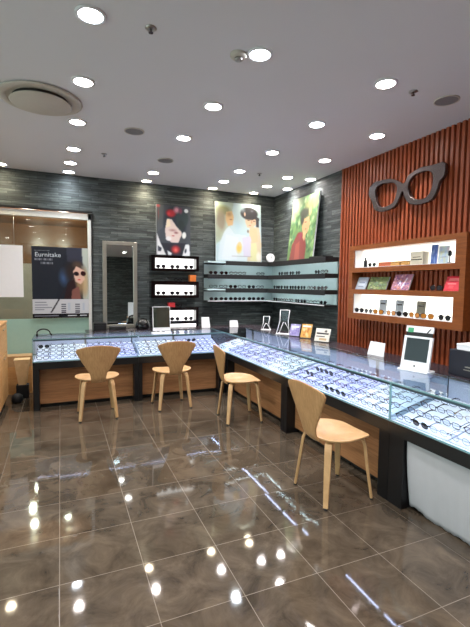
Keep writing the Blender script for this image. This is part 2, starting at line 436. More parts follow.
# corridor lamps seen through the window
for i, (x, yy) in enumerate([(-0.45, 7.0), (0.05, 7.0), (-0.5, 7.5), (-0.45, 8.2), (0.1, 8.3), (-1.3, 7.4)]):
    t = thing('corridor_downlight', 'small warm ceiling spot glowing in the corridor behind the window', 'ceiling light', (x, yy, 2.66), 'corridor spots behind the window')
    b = MB(); b.ring((x, yy), 0.055, 0.04, 2.652, 2.66); link('trim_ring', b, 'white', t)
    b = MB(); b.cyl((x, yy, 2.657), 0.04, 0.005); link('lamp_disc', b, 'corridor_lamp', t)
    l = bpy.data.lights.new('corridor_beam', 'POINT'); l.energy = 11; l.shadow_soft_size = 0.05; l.color = (1, 0.9, 0.75)
    lo = bpy.data.objects.new('corridor_beam', l); C.objects.link(lo); lo.parent = t; lo.location = (0, 0, -0.25)

# ------------------------------------------------------------ ceiling fittings
def downlight(x, y, label, tone, power, group=None, spot=True):
    t = thing('ceiling_downlight', label, 'ceiling light', (x, y, ZC), group)
    b = MB(); b.ring((x, y), 0.085, 0.066, ZC - 0.009, ZC); link('trim_ring', b, 'white', t)
    b = MB(); b.cyl((x, y, ZC - 0.003), 0.066, 0.005); link('diffuser', b, tone, t)
    l = bpy.data.lights.new('downlight_beam', 'SPOT'); l.energy = power; l.spot_size = math.radians(125); l.spot_blend = 0.9; l.shadow_soft_size = 0.04
    l.color = {'cool': (0.86, 0.95, 1.0), 'warm': (1.0, 0.87, 0.62), 'neutral': (1.0, 0.95, 0.92)}[tone]
    o = bpy.data.objects.new('downlight_beam', l); C.objects.link(o); o.parent = t; o.location = (0, 0, -0.02)
    return t
grid = {'a': {5: (-0.67, 6.0)}, 'b': {0: (0.18, 2.51), 1: (0.18, 3.33), 2: (0.17, 4.16), 3: (0.16, 4.99), 4: (0.14, 5.57), 5: (0.13, 6.02)},
        'c': {0: (1.21, 2.47), 1: (1.2, 3.32), 2: (1.18, 4.14), 4: (1.17, 5.57), 5: (1.17, 6.05)},
        'd': {0: (2.22, 2.43), 1: (2.2, 3.28), 2: (2.21, 4.16), 3: (2.18, 5.0), 4: (2.19, 5.59), 5: (2.19, 6.05)},
        'e': {1: (2.9, 3.27), 2: (2.91, 4.15), 3: (2.9, 5.0), 4: (2.88, 5.57), 5: (2.89, 6.05)}, 'f': {3: (3.24, 4.95), 4: (3.24, 5.58)}}
colname = {'a': 'above the white hanging panel', 'b': 'line beside the air vent', 'c': 'line towards the red-flower portrait',
           'd': 'line towards the two-person poster', 'e': 'line next to the slatted wall', 'f': 'line hugging the stone side wall'}
ordn = ['first', 'second', 'third', 'fourth', 'fifth', 'sixth']
PW = 26.0
for c, rs in grid.items():
    for k, r in enumerate(sorted(rs, reverse=True)):
        lx, ly = rs[r]
        tone = 'cool' if (c, r) in (('b', 5), ('d', 1), ('c', 0), ('b', 0), ('d', 3)) else ('warm' if r == 5 else 'neutral')
        place = 'round ceiling downlight at the stone wall ' if len(rs) == 1 else f'round ceiling downlight, {ordn[k]} from the stone back wall, '
        downlight(lx, ly, place + colname[c], tone, PW * (0.5 if r == 5 else 0.9))
for x in (-1.6, -0.67, 0.16, 1.19, 2.2):
    for yy in (1.5, 0.3, -1.2, -3.2):
        downlight(x, yy, 'round ceiling downlight in the rows over the shop entrance', 'neutral', PW, 'downlights over the shop entrance')
for yy in (3.3, 5.0):
    downlight(-1.6, yy, 'round ceiling downlight over the wooden desk side', 'neutral', PW, 'downlights over the desk side')

# round air vent
vx, vy = -0.12, 3.78
t = thing('ceiling_air_vent', 'large round beige air vent recessed in the ceiling', 'air vent', (vx, vy, ZC))
b = MB(); b.lathe([(0.245, 0.0), (0.30, 0.0), (0.318, -0.008), (0.30, -0.016), (0.258, -0.018), (0.245, -0.010)], (vx, vy, ZC), 48); link('outer_ring', b, 'vent', t)
b = MB(); b.cyl((vx, vy, ZC - 0.003), 0.25, 0.004, n=48); b.cyl((vx, vy, ZC - 0.020), 0.21, 0.028, n=48); link('slot_shade', b, 'vent_dark', t)  # dark fill and neck stand in for shade in the vent gap
b = MB(); b.lathe([(0.05, -0.0355), (0.226, -0.036), (0.230, -0.040), (0.224, -0.044), (0.03, -0.048)], (vx, vy, ZC), 48); link('centre_disc', b, 'vent', t)
for x, yy, lab in ((0.69, 4.17, 'flat round grey ceiling speaker between two downlights near the vent'),
                   (1.19, 4.97, 'flat round grey ceiling speaker in front of the red-flower portrait'),
                   (2.855, 2.44, 'flat round grey ceiling speaker close to the top of the slatted wall')):
    t = thing('ceiling_speaker', lab, 'speaker', (x, yy, ZC))
    b = MB(); b.ring((x, yy), 0.095, 0.085, ZC - 0.008, ZC); link('rim', b, 'vent', t)
    b = MB(); b.cyl((x, yy, ZC - 0.0035), 0.085, 0.006); link('grille', b, 'speaker', t)
for x, yy, lab in ((0.51, 2.49, 'tiny chrome sprinkler head in the ceiling between the two nearest downlight lines'),
                   (0.49, 5.03, 'tiny chrome sprinkler head in the ceiling above the sunglasses window poster'),
                   (2.5, 2.44, 'tiny chrome sprinkler head in the ceiling beside the wall-side grey speaker'),
                   (2.47, 5.0, 'tiny chrome sprinkler head in the ceiling above the two-person poster')):
    t = thing('sprinkler_head', lab, 'sprinkler', (x, yy, ZC))
    b = MB(); b.lathe([(0.032, 0), (0.034, -0.004), (0.012, -0.008)], (x, yy, ZC), 20); link('escutcheon', b, 'steel', t)
    b = MB(); b.cyl((x, yy, ZC - 0.017), 0.007, 0.02, n=10); b.cyl((x, yy, ZC - 0.028), 0.014, 0.003, n=16); link('deflector', b, 'dark_metal', t)
t = thing('smoke_detector', 'white ceiling smoke detector right beside a downlight', 'smoke detector', (1.085, 2.53, ZC))
b = MB(); b.lathe([(0.055, 0), (0.055, -0.012), (0.046, -0.022), (0.03, -0.026)], (1.085, 2.53, ZC), 28); link('housing', b, 'vent', t)
b = MB(); b.lathe([(0.026, -0.026), (0.024, -0.04), (0.012, -0.045)], (1.085, 2.53, ZC), 20); link('sensor', b, 'steel', t)

# ------------------------------------------------------------ showcases
ZD, ZG, ZTOP, FB = 0.555, 0.565, 0.815, 0.475   # deck, glass foot, glass top, bottom of black band
LF, LBK = 5.03, 5.55      # left run: front / back in Y
RF, RBK = 2.01, 2.56      # right run: front / back in X
def case(label, x0, x1, y0, y1, front, ends=(True, True), posts=(), panel=True, seam=None):
    """front: 'S' faces -Y, 'W' faces -X"""
    t = thing('display_case', label, 'display case', ((x0 + x1) / 2, (y0 + y1) / 2, 0))
    g = 0.006; e = 0.0006
    b = MB(); b.box(x0 + e, x1 - e, y0 + e, y1 - e, FB, ZD); link('base_band', b, 'black', t)
    b = MB(); b.box(x0 + 0.01, x1 - 0.01, y0 + 0.01, y1 - 0.01, ZD, ZD + 0.008); link('deck', b, 'deck', t)
    if front == 'S':
        b = MB(); b.box(x0 + e, x1 - e, y0, y0 + g, ZG, ZTOP); link('front_glass', b, 'glass', t)
        b = MB(); b.box(x0 + g, x1 - g, y1 - g, y1, ZG, ZTOP); link('rear_door', b, 'door_reflection_tint', t)
        b = MB()
        for z in (ZG, ZTOP - 0.012): b.box(x0 + g, x1 - g, y1 - 0.02, y1 - 0.007, z, z + 0.012)
        b.box((x0 + x1) / 2 - 0.012, (x0 + x1) / 2 + 0.012, y1 - 0.02, y1 - 0.007, ZG, ZTOP); link('rear_rail', b, 'steel', t)
        b = MB(); b.box(x0 + 0.01, x1 - 0.01, y0 + 0.0065, y0 + 0.022, ZTOP - 0.012, ZTOP - 0.001); b.box(x0 + 0.01, x1 - 0.01, y0 + 0.0065, y0 + 0.009, ZTOP - 0.019, ZTOP - 0.0119); link('lamp_rail', b, 'rail', t)
        b = MB(); b.box(x0 + 0.03, x1 - 0.03, y0 + 0.010, y0 + 0.021, ZTOP - 0.015, ZTOP - 0.0125); link('led_strip', b, 'led', t)
        b = MB(); b.box(x0, x1, y0 - 0.002, y0 + 0.001, ZTOP - 0.001, ZTOP + 0.008); b.box(x0, x1, y0 - 0.002, y0 + 0.003, ZG - 0.006, ZG + 0.004); link('front_glass_edge', b, 'glass_edge', t)
        for xx, on in ((x0, ends[0]), (x1 - g, ends[1])):
            if on:
                b = MB(); b.box(xx, xx + g, y0 + g, y1 - g, ZG, ZTOP); link('end_glass', b, 'glass', t)
        for px0, px1 in posts:
            b = MB(); b.box(px0, px1, y0 + 0.012, y1 - 0.02, 0, FB); link('leg_post', b, 'black', t)
        if panel:
            b = MB(); b.box(x0 + 0.05, x1 - 0.05, y0 + 0.12, y0 + 0.14, 0.05, FB); link('wood_panel', b, 'panel', t)
            b = MB(); b.box(x0 + 0.05, x1 - 0.05, y0 + 0.17, y0 + 0.2, 0, 0.06); link('toe_kick', b, 'black_matte', t)
    else:
        b = MB(); b.box(x0, x0 + g, y0 + e, y1 - e, ZG, ZTOP); link('front_glass', b, 'glass', t)
        b = MB(); b.box(x1 - g, x1, y0 + g, y1 - g, ZG, ZTOP); link('rear_door', b, 'door_reflection_tint', t)
        b = MB()
        for z in (ZG, ZTOP - 0.012): b.box(x1 - 0.02, x1 - 0.007, y0 + g, y1 - g, z, z + 0.012)
        b.box(x1 - 0.02, x1 - 0.007, (y0 + y1) / 2 - 0.012, (y0 + y1) / 2 + 0.012, ZG, ZTOP); link('rear_rail', b, 'steel', t)
        b = MB(); b.box(x0 + 0.0065, x0 + 0.022, y0 + 0.01, y1 - 0.01, ZTOP - 0.012, ZTOP - 0.001); b.box(x0 + 0.0065, x0 + 0.009, y0 + 0.01, y1 - 0.01, ZTOP - 0.019, ZTOP - 0.0119); link('lamp_rail', b, 'rail', t)
        b = MB(); b.box(x0 + 0.010, x0 + 0.021, y0 + 0.03, y1 - 0.03, ZTOP - 0.015, ZTOP - 0.0125); link('led_strip', b, 'led', t)
        b = MB(); b.box(x0 - 0.002, x0 + 0.001, y0, y1, ZTOP - 0.001, ZTOP + 0.008); b.box(x0 - 0.002, x0 + 0.003, y0, y1, ZG - 0.006, ZG + 0.004); link('front_glass_edge', b, 'glass_edge', t)
        for yy, on in ((y0, ends[0]), (y1 - g, ends[1])):
            if on:
                b = MB(); b.box(x0 + g, x1 - g, yy, yy + g, ZG, ZTOP); link('end_glass', b, 'glass', t)
        for p0, p1 in posts:
            b = MB(); b.box(x0 + 0.012, x1 - 0.02, p0, p1, 0, FB); link('leg_post', b, 'black', t)
        if panel:
            b = MB(); b.box(x0 + 0.11, x0 + 0.13, y0 + 0.05, y1 - 0.05, 0.05, FB); link('wood_panel', b, 'panel', t)
            b = MB(); b.box(x0 + 0.16, x0 + 0.19, y0 + 0.05, y1 - 0.05, 0, 0.06); link('toe_kick', b, 'black_matte', t)
    b = MB(); b.box(x0, x1, y0, y1, ZTOP, ZTOP + 0.008); link('top_glass', b, 'glass', t)
    if seam == 'W':
        b = MB(); b.box(x0 - 0.003, x0 + 0.006, y1 - 0.014, y1 - 0.001, ZG, ZTOP); link('corner_edge', b, 'glass_edge', t)
    return t
XM = 0.87
case('glass display case at the left end of the counter, behind the first chair', -0.30, XM, LF, LBK, 'S', (True, False), [(-0.30, -0.235), (0.82, 0.869)])
case('glass display case behind the second chair, left of the counter corner', XM, RF - 0.005, LF, LBK, 'S', (True, False), [(0.871, 0.92), (1.93, 1.98)])
case('square glass corner display case where the two counter runs meet', RF, RBK, LF, LBK, 'W', (False, False), [(5.03, 5.09)], panel=False)
case('long glass display case beside the third chair', RF, RBK, 3.47, LF, 'W', (True, False), [(3.472, 3.53), (4.95, 5.01)])
case('long glass display case beside the nearest chair, in front of the lit wall niches', RF, RBK, 2.06, 3.47, 'W', (True, False), [(2.062, 2.155), (3.41, 3.468)], seam=None)
tc = case('nearest glass display case, its front hung with white cloth', RF, RBK, 0.45, 2.06, 'W', (True, True), [(1.935, 2.058), (0.46, 0.56)], panel=False, seam='W')

# cloth hanging from the near case
nu, nv = 120, 16; vs = []; fs = []
random.seed(11)
ph = [random.random() * 6 for _ in range(6)]
for j in range(nv + 1):
    v = j / nv
    for i in range(nu + 1):
        yy = 1.925 - 1.32 * i / nu
        fold = 0.006 * math.sin(yy * 11 + ph[0]) + 0.003 * math.sin(yy * 31 + ph[1] + 2 * v) + 0.0015 * math.sin(yy * 83 + ph[2])
        zb = 0.008 + 0.012 * math.sin(yy * 9 + ph[3]) + 0.010 * math.sin(yy * 23 + ph[4]) + 0.008 * abs(math.sin(yy * 51))
        zb = max(0.004, zb)
        z = 0.474 * (1 - v) + zb * v
        x = RF + 0.035 + 0.045 * v * v + fold * (0.15 + v)
        vs.append((x, yy, z))
for j in range(nv):
    for i in range(nu):
        a = j * (nu + 1) + i; fs.append((a, a + 1, a + nu + 2, a + nu + 1))
me = bpy.data.meshes.new('counter_cloth'); me.from_pydata(vs, [], fs); me.materials.append(M['cloth'])
for p in me.polygons: p.use_smooth = True
o = bpy.data.objects.new('counter_cloth', me); C.objects.link(o)
sd = o.modifiers.new('thick', 'SOLIDIFY'); sd.thickness = 0.002
tag(o, 'greyish white cloth hanging to the floor under the nearest display case', 'cloth')

# ------------------------------------------------------------ eyewear
def rim_pts(cx, rx, ry, n=14, pw=2.6):
    out = []
    for i in range(n):
        a = 2 * PI * i / n; c, s = math.cos(a), math.sin(a)
        out.append((cx + rx * abs(c) ** (2 / pw) * (1 if c > 0 else -1), 0, 0.021 + ry * abs(s) ** (2 / pw) * (1 if s > 0 else -1)))
    return out
def specs_front(b, rx, ry, rad, pw):
    for s in (-1, 1): b.tube(rim_pts(s * 0.034, rx, ry, pw=pw), rad, 4, True)
    b.tube([(-0.010, 0, 0.026), (0, -0.001, 0.029), (0.010, 0, 0.026)], rad, 4)
    for s in (-1, 1): b.box(s * 0.059, s * 0.068, -0.002, 0.006, 0.026, 0.032)
def temple_mb(s, rad, opened=False):
    b = MB()
    if opened: b.tube([(s * 0.066, 0.005, 0.029), (s * 0.064, 0.04, 0.028), (s * 0.060, 0.078, 0.022), (s * 0.056, 0.098, 0.006)], rad * 0.95, 4)
    else: b.tube([(s * 0.066, 0.005, 0.029), (s * 0.05, 0.012 + 0.004 * (s > 0), 0.029), (-s * 0.04, 0.014 + 0.004 * (s > 0), 0.028), (-s * 0.062, 0.012 + 0.004 * (s > 0), 0.016)], rad * 0.9, 4)
    return b
def lens_mb(s, rx, ry, pw):
    b = MB(); P = rim_pts(s * 0.034, rx * 0.95, ry * 0.95, pw=pw)
    b.prism([(x, z) for x, y, z in P], MBk(0, -0.0004, 0), 0.001); return b
styles = [('black', 0.0265, 0.019, 0.0025, 3.2, 'lens_clear'), ('silver', 0.024, 0.021, 0.0014, 2.0, 'lens_clear'), ('black', 0.025, 0.021, 0.0020, 2.2, 'lens_dark'),
          ('brown', 0.026, 0.019, 0.0028, 2.8, 'lens_clear'), ('wine', 0.0255, 0.018, 0.0027, 2.6, 'lens_clear'), ('blue', 0.026, 0.020, 0.0026, 3.0, 'lens_clear'), ('gold', 0.024, 0.021, 0.0016, 2.0, 'lens_clear'), ('brown', 0.0265, 0.021, 0.0022, 2.4, 'lens_amber')]
stores = {}
def proto_big(i, op):
    c, rx, ry, rad, pw, ln = styles[i]
    b = MB(); specs_front(b, rx, ry, rad, pw); o = link('eyeglasses', b, 'fr_' + c)
    for s in (-1, 1):
        link('temple', temple_mb(s, rad, op), 'fr_' + c, o); link('lens', lens_mb(s, rx, ry, pw), ln, o)
    return o
def proto_small(i, op):
    c, rx, ry, rad, pw, ln = styles[i]
    b = MB(); specs_front(b, rx, ry, rad * 1.1, pw)
    for s in (-1, 1):
        t = temple_mb(s, rad, op); me = bpy.data.meshes.new('tmp'); t.bm.to_mesh(me); b.bm.from_mesh(me); t.bm.free()
    if ln != 'lens_clear':
        for s in (-1, 1):
            k = len(b.bm.faces); b.prism([(x, z) for x, y, z in rim_pts(s * 0.034, rx * 0.95, ry * 0.95, pw=pw)], MBk(0, -0.0004, 0), 0.001, 1)
    return link('eyeglasses', b, ['fr_' + c, 'lens_dark' if ln == 'lens_clear' else ln])
cname = {0: 'black-rimmed', 1: 'silver wire', 2: 'dark-lensed', 3: 'brown', 4: 'wine-red', 5: 'navy-blue', 6: 'gold wire', 7: 'amber-lensed'}
def put_specs(i, loc, rz, tilt, label, group, big=False, scale=1.0, opened=False):
    store = stores.setdefault((big, opened), {})
    if i not in store:
        store[i] = (proto_big if big else proto_small)(i, opened); o = store[i]
    else:
        o = copy_tree(store[i])
    o.location = loc; o.rotation_euler = (tilt, 0, rz); o.scale = (scale,) * 3
    tag(o, label, 'eyeglasses', group)
    return o

def tray(x0, x1, y0, y1, front, rows_n, per, where, mat, big=False):
    """white tray with ridges; eyewear leans on the ridges"""
    t = thing('display_tray', f'pale ridged tray holding rows of eyeglasses in the {where}', 'display tray', ((x0 + x1) / 2, (y0 + y1) / 2, ZD + 0.008), f'trays in the {where}')
    zt = ZD + 0.0085; rise = 0.115; dd = (y1 - y0) if front == 'S' else (x1 - x0); sl = rise / dd; an = math.atan(sl)
    b = MB()
    prof = [(0, 0), (dd, 0), (dd, rise + 0.008), (0, 0.008)]
    if front == 'S': A = [b.bm.verts.new((x0, y0 + q, zt + z)) for q, z in prof]; Bq = [b.bm.verts.new((x1, y0 + q, zt + z)) for q, z in prof]
    else: A = [b.bm.verts.new((x0 + q, y0, zt + z)) for q, z in prof]; Bq = [b.bm.verts.new((x0 + q, y1, zt + z)) for q, z in prof]
    b.bm.faces.new(A); b.bm.faces.new(Bq)
    for q in range(4): b.bm.faces.new((A[q], A[(q + 1) % 4], Bq[(q + 1) % 4], Bq[q]))
    link('tray_base', b, mat, t)
    rb = MB(); dep = dd / rows_n; wid = ((x1 - x0) if front == 'S' else (y1 - y0)) / per
    for r in range(rows_n):
        q = dep * (r + 0.5) - 0.006; z = zt + 0.008 + sl * q
        if front == 'S': rb.box(x0 + 0.01, x1 - 0.01, y0 + q - 0.004, y0 + q + 0.004, z - 0.002, z + 0.006)
        else: rb.box(x0 + q - 0.004, x0 + q + 0.004, y0 + 0.01, y1 - 0.01, z - 0.002, z + 0.006)
    link('tray_ridges', rb, mat, t)
    for r in range(rows_n):
        for k in range(per):
            i = random.choice([0, 0, 0, 0, 1, 2, 3, 3, 4, 5, 6, 0]); jit = random.uniform(-0.03, 0.03); tl = an + math.radians(random.uniform(0.3, 2))
            j2 = random.uniform(-0.0025, 0.0025); q = dep * r + 0.012; z = zt + 0.0135 + sl * q
            if front == 'S': loc = (x0 + wid * (k + 0.5) + j2, y0 + q, z); rz = jit
            else: loc = (x0 + q, y0 + wid * (k + 0.5) + j2, z); rz = -PI / 2 + jit
            put_specs(i, loc, rz, tl, f'{cname[i]} eyeglasses lying in the rows of the {where}', f'{cname[i]} eyeglasses in the {where}', big, opened=True)
random.seed(5)
def trays_S(x0, x1, n, rows_n, per, where, big=False):
    w = (x1 - x0) / n
    for k in range(n): tray(x0 + k * w + 0.006, x0 + (k + 1) * w - 0.006, LF + 0.03, LF + 0.46, 'S', rows_n, per, where, 'tray' if (k % 3) else 'tray2', big)
def trays_W(y0, y1, n, rows_n, per, where, big=False, mt=None):
    w = (y1 - y0) / n
    for k in range(n): tray(RF + 0.03, RF + 0.46, y0 + k * w + 0.006, y0 + (k + 1) * w - 0.006, 'W', rows_n, per, where, mt or ('tray' if (k % 3) else 'tray2'), big)
trays_W(0.80, 2.04, 3, 4, 3, 'nearest display case', True, 'tray2')
trays_W(2.09, 3.45, 3, 4, 3, 'display case beside the nearest chair', True)
trays_W(3.49, 5.0, 3, 4, 3, 'display case beside the third chair')
trays_W(5.06, 5.5, 1, 3, 2, 'square corner display case')
trays_S(-0.27, XM - 0.01, 2, 4, 4, 'left end display case')
trays_S(XM + 0.02, RF - 0.02, 2, 4, 4, 'display case behind the second chair')

# ------------------------------------------------------------ chairs
def seat_mb(th=0.014):
    b = MB()
    # plan outline: x towards front, y sideways
    ctrl = [(-0.180, 0.0), (-0.176, 0.09), (-0.145, 0.175), (-0.075, 0.222), (0.0, 0.226), (0.08, 0.204), (0.15, 0.172), (0.187, 0.125), (0.196, 0.0)]
    full = ctrl + [(x, -y) for x, y in ctrl[-2:0:-1]]
    # catmull-rom
    pts = []; k = len(full)
    for i in range(k):
        p0, p1, p2, p3 = [Vector(full[(i + d) % k]) for d in (-1, 0, 1, 2)]
        for s in range(4):
            t = s / 4
            pts.append(0.5 * ((2 * p1) + (-p0 + p2) * t + (2 * p0 - 5 * p1 + 4 * p2 - p3) * t * t + (-p0 + 3 * p1 - 3 * p2 + p3) * t ** 3))
    def zf(x, y): return 0.445 - 0.018 * math.exp(-((x + 0.05) ** 2 + y * y) / 0.02) - 0.012 * max(0, x - 0.08) / 0.12 + 0.012 * (abs(y) / 0.2) ** 2
    rings = [1.0, 0.985, 0.8, 0.55, 0.3, 0.1]
    top = [[b.bm.verts.new((p.x * r, p.y * r, zf(p.x * r, p.y * r) - (0.003 if r == 1.0 else 0))) for p in pts] for r in rings]
    bot = [[b.bm.verts.new((p.x * r, p.y * r, zf(p.x * r, p.y * r) - th + (0.003 if r == 1.0 else 0))) for p in pts] for r in rings]
    n = len(pts)
    for L in (top, bot):
        for A, Bq in zip(L, L[1:]):
            for i in range(n):
                f = b.bm.faces.new((A[i], A[(i + 1) % n], Bq[(i + 1) % n], Bq[i])); f.smooth = True
        b.bm.faces.new(L[-1]).smooth = True
    for i in range(n):
        b.bm.faces.new((top[0][i], top[0][(i + 1) % n], bot[0][(i + 1) % n], bot[0][i])).smooth = True
    return b
def back_mb(th=0.012):
    b = MB(); rowsn = 18; colsn = 12
    prof = [(0.405, 0.074, -0.175), (0.425, 0.075, -0.200), (0.46, 0.076, -0.218), (0.51, 0.086, -0.230), (0.565, 0.118, -0.242), (0.63, 0.158, -0.254), (0.70, 0.196, -0.268), (0.752, 0.226, -0.278), (0.778, 0.212, -0.283)]
    def at(s):
        f = s * (len(prof) - 1); i = min(int(f), len(prof) - 2); t = f - i
        return [prof[i][q] * (1 - t) + prof[i + 1][q] * t for q in range(3)]
    F, Bk = [], []
    for r in range(rowsn + 1):
        z, hw, x = at(r / rowsn); fr, bk = [], []
        for c in range(colsn + 1):
            u = -1 + 2 * c / colsn
            zz = z + (0.035 * (1 - u * u) * max(0, (r / rowsn - 0.7) / 0.3))
            cx = x + 0.028 * u * u * (hw / 0.2)
            fr.append(b.bm.verts.new((cx + th / 2, u * hw, zz))); bk.append(b.bm.verts.new((cx - th / 2, u * hw, zz)))
        F.append(fr); Bk.append(bk)
    for G in (F, Bk):
        for r in range(rowsn):
            for c in range(colsn):
                b.bm.faces.new((G[r][c], G[r][c + 1], G[r + 1][c + 1], G[r + 1][c])).smooth = True
    for r in range(rowsn):
        for c in (0, colsn): b.bm.faces.new((F[r][c], F[r + 1][c], Bk[r + 1][c], Bk[r][c]))
    for c in range(colsn):
        for r in (0, rowsn): b.bm.faces.new((F[r][c], F[r][c + 1], Bk[r][c + 1], Bk[r][c]))
    return b
def leg_path(sx, sy):
    xt = 0.135 if sx > 0 else -0.15
    return [(xt * 0.35, sy * 0.075, 0.424), (xt * 0.8, sy * 0.115, 0.422), (xt, sy * 0.138, 0.408), (xt * 1.06, sy * 0.148, 0.37), (xt * 1.16, sy * 0.163, 0.22), (xt + (0.045 if sx > 0 else -0.045), sy * 0.186, 0.012)]
def leg_mb(sx, sy):
    """flat bent-ply strip, wide face outwards"""
    b = MB(); P = [Vector(p) for p in leg_path(sx, sy)]
    wd = [0.018, 0.022, 0.024, 0.024, 0.021, 0.016]; th = [0.006, 0.008, 0.010, 0.010, 0.010, 0.009]
    out = Vector((sx, sy * 0.9, 0)).normalized(); side = Vector((-out.y, out.x, 0)); rings = []
    for i, p in enumerate(P):
        a = P[max(0, i - 1)]; c = P[min(len(P) - 1, i + 1)]; t = (c - a).normalized()
        n = side.cross(t).normalized()
        rings.append([b.bm.verts.new(p + side * wd[i] * u + n * th[i] * v) for u, v in ((-1, -1), (1, -1), (1, 1), (-1, 1))])
    for A, Bq in zip(rings, rings[1:]):
        for j in range(4): b.bm.faces.new((A[j], A[(j + 1) % 4], Bq[(j + 1) % 4], Bq[j]))
    b.bm.faces.new(rings[0]); b.bm.faces.new(rings[-1])
    return b
def make_chair():
    t = thing('plywood_chair', '', 'chair')
    s = link('seat', seat_mb(), 'oak', t)
    k = link('backrest', back_mb(), 'oak_back', t)
    for o in (s, k):
        m = o.modifiers.new('soft', 'BEVEL'); m.width = 0.002; m.segments = 2; m.limit_method = 'ANGLE'
    for sx in (1, -1):
        for sy in (1, -1):
            l = link('leg', leg_mb(sx, sy), 'oak', t)
            m = l.modifiers.new('soft', 'BEVEL'); m.width = 0.003; m.segments = 2
            p = leg_path(sx, sy)[-1]; b = MB(); b.cyl((p[0], p[1], 0.006), 0.0125, 0.012, n=14); link('rubber_foot', b, 'rubber', l)
    return t
ch = make_chair()
GC = 'bent plywood chairs along the counter'
spots = [(0.355, 4.66, PI / 2, 'light plywood chair with its back to us at the left end of the counter'),
         (1.205, 4.74, PI / 2 + 0.02, 'light plywood chair with its back to us left of the counter corner'),
         (1.785, 4.0, math.radians(-5), 'light plywood chair seen side on just before the counter corner'),
         (1.755, 2.30, 0.0, 'nearest light plywood chair, side on beside the white cloth')]
for i, (x, yy, rz, lab) in enumerate(spots):
    o = ch if i == 0 else copy_tree(ch)
    o.location = (x, yy, 0); o.rotation_euler = (0, 0, rz); tag(o, lab, 'chair', GC)

# ------------------------------------------------------------ wall shelving in the corner (black boards, teal glass)
def shelf_unit(label, side):
    t = thing('eyewear_wall_shelf', label, 'wall shelf', (2.7, YB - 0.1, 1.17) if side == 'B' else (XR - 0.1, 5.1, 1.17))
    zs = [(1.18, 1.205), (1.345, 1.40), (1.56, 1.615), (1.775, 1.83)]
    for k, (z0, z1) in enumerate(zs):
        b = MB()
        if side == 'B':
            x0 = 2.40 if k in (1, 3) else 2.10
            b.box(x0, XR, YB - 0.20, YB - 0.002, z0, z1, bev=0.002)
        else: b.box(XR - 0.20, XR - 0.002 + 0.01, 4.40, YB - 0.201, z0, z1, bev=0.002)
        if k and side == 'B': b.box(x0, XR - 0.201, YB - 0.20, YB - 0.195, z0 - 0.012, z0 + 0.001)
        elif k: b.box(XR - 0.20, XR - 0.195, 4.40, YB - 0.201, z0 - 0.012, z0 + 0.001)
        link('shelf_board', b, 'black_matte', t)
        if side == 'B' and k in (1, 3):
            b = MB(); b.box(2.10, 2.398, YB - 0.19, YB - 0.002, z0 + 0.02, z1 - 0.01, bev=0.002); link('glass_shelf', b, 'teal_glass', t)
    for k in range(3):
        z0, z1 = zs[k][1], zs[k + 1][0]
        b = MB()
        if side == 'B': b.box(2.10, XR - 0.013, YB - 0.012, YB - 0.002, z0 + 0.001, z1 - 0.001)
        else: b.box(XR - 0.012, XR + 0.008, 4.41, YB - 0.013, z0 + 0.001, z1 - 0.001)
        link('glass_back_panel', b, 'teal_glass', t)
        b = MB()
        if side == 'B': b.box(2.42, XR - 0.22, YB - 0.19, YB - 0.175, z1 - 0.006, z1 - 0.001)
        else: b.box(XR - 0.19, XR - 0.175, 4.43, YB - 0.22, z1 - 0.006, z1 - 0.001)
        link('led_strip', b, 'led_shelf', t)
    b = MB()
    if side == 'B': b.box(2.10, XR - 0.201, YB - 0.206, YB - 0.2005, 1.195, 1.206)
    else: b.box(XR - 0.206, XR - 0.2005, 4.40, YB - 0.201, 1.195, 1.206)
    link('glass_lip', b, 'white', t)
    return t
shelf_unit('black tiered eyewear shelf with teal glass backs on the back wall', 'B')
shelf_unit('black tiered eyewear shelf with teal glass backs on the right side wall', 'R')
random.seed(21)
lvl = {0: ('bottom', 1.206), 1: ('middle', 1.401), 2: ('top', 1.616)}
for k in range(3):
    nm, z = lvl[k]
    for q in range(6):
        if random.random() < 0.12: continue
        i = random.choice([0, 2, 2, 2, 3])
        put_specs(i, (2.22 + q * 0.165 + random.uniform(-0.01, 0.01), YB - 0.13, z + 0.004), random.uniform(-0.15, 0.15), 0, f'{cname[i]} eyeglasses on the {nm} tier of the back wall shelf', f'{cname[i]} pairs, {nm} tier, back wall shelf', scale=1.1)
    for q in range(9):
        if random.random() < 0.1: continue
        i = random.choice([0, 2, 2, 2, 3])
        put_specs(i, (XR - 0.13, 4.52 + q * 0.165 + random.uniform(-0.01, 0.01), z + 0.004), -PI / 2 + random.uniform(-0.15, 0.15), 0, f'{cname[i]} eyeglasses on the {nm} tier of the right wall shelf', f'{cname[i]} pairs, {nm} tier, right wall shelf', scale=1.1)

# round white clock standing on the corner of the shelf
t = thing('table_clock', 'small round white clock standing on the corner of the black shelf', 'clock', (3.215, YB - 0.14, 1.831))
cy = MBk(3.215, YB - 0.14, 1.831 + 0.075)
b = MB(); b.cyl(None, 0.072, 0.03, mat4=cy, n=36); link('clock_body', b, 'white', t)
b = MB(); b.cyl(None, 0.060, 0.004, mat4=cy @ Matrix.Translation((0, 0, 0.017)), n=36); link('clock_face', b, 'cardboard', t)
b = MB(); b.prism([(-0.004, 0), (0.004, 0), (0.002, 0.042), (-0.002, 0.042)], cy @ Matrix.Translation((0, 0, 0.0215)), 0.002); b.prism([(0, -0.003), (0.03, -0.001), (0.03, 0.002), (0, 0.004)], cy @ Matrix.Translation((0, 0, 0.0215)), 0.002); link('clock_hands', b, 'black', t)
# dark plate lying at the foot of the leaning green poster
b = MB(); b.box(XR - 0.19, XR - 0.03, 4.47, 4.80, 1.831, 1.851, bev=0.003); tag(link('flat_box', b, 'black_matte'), 'flat dark box on the top shelf at the foot of the green portrait poster', 'box')

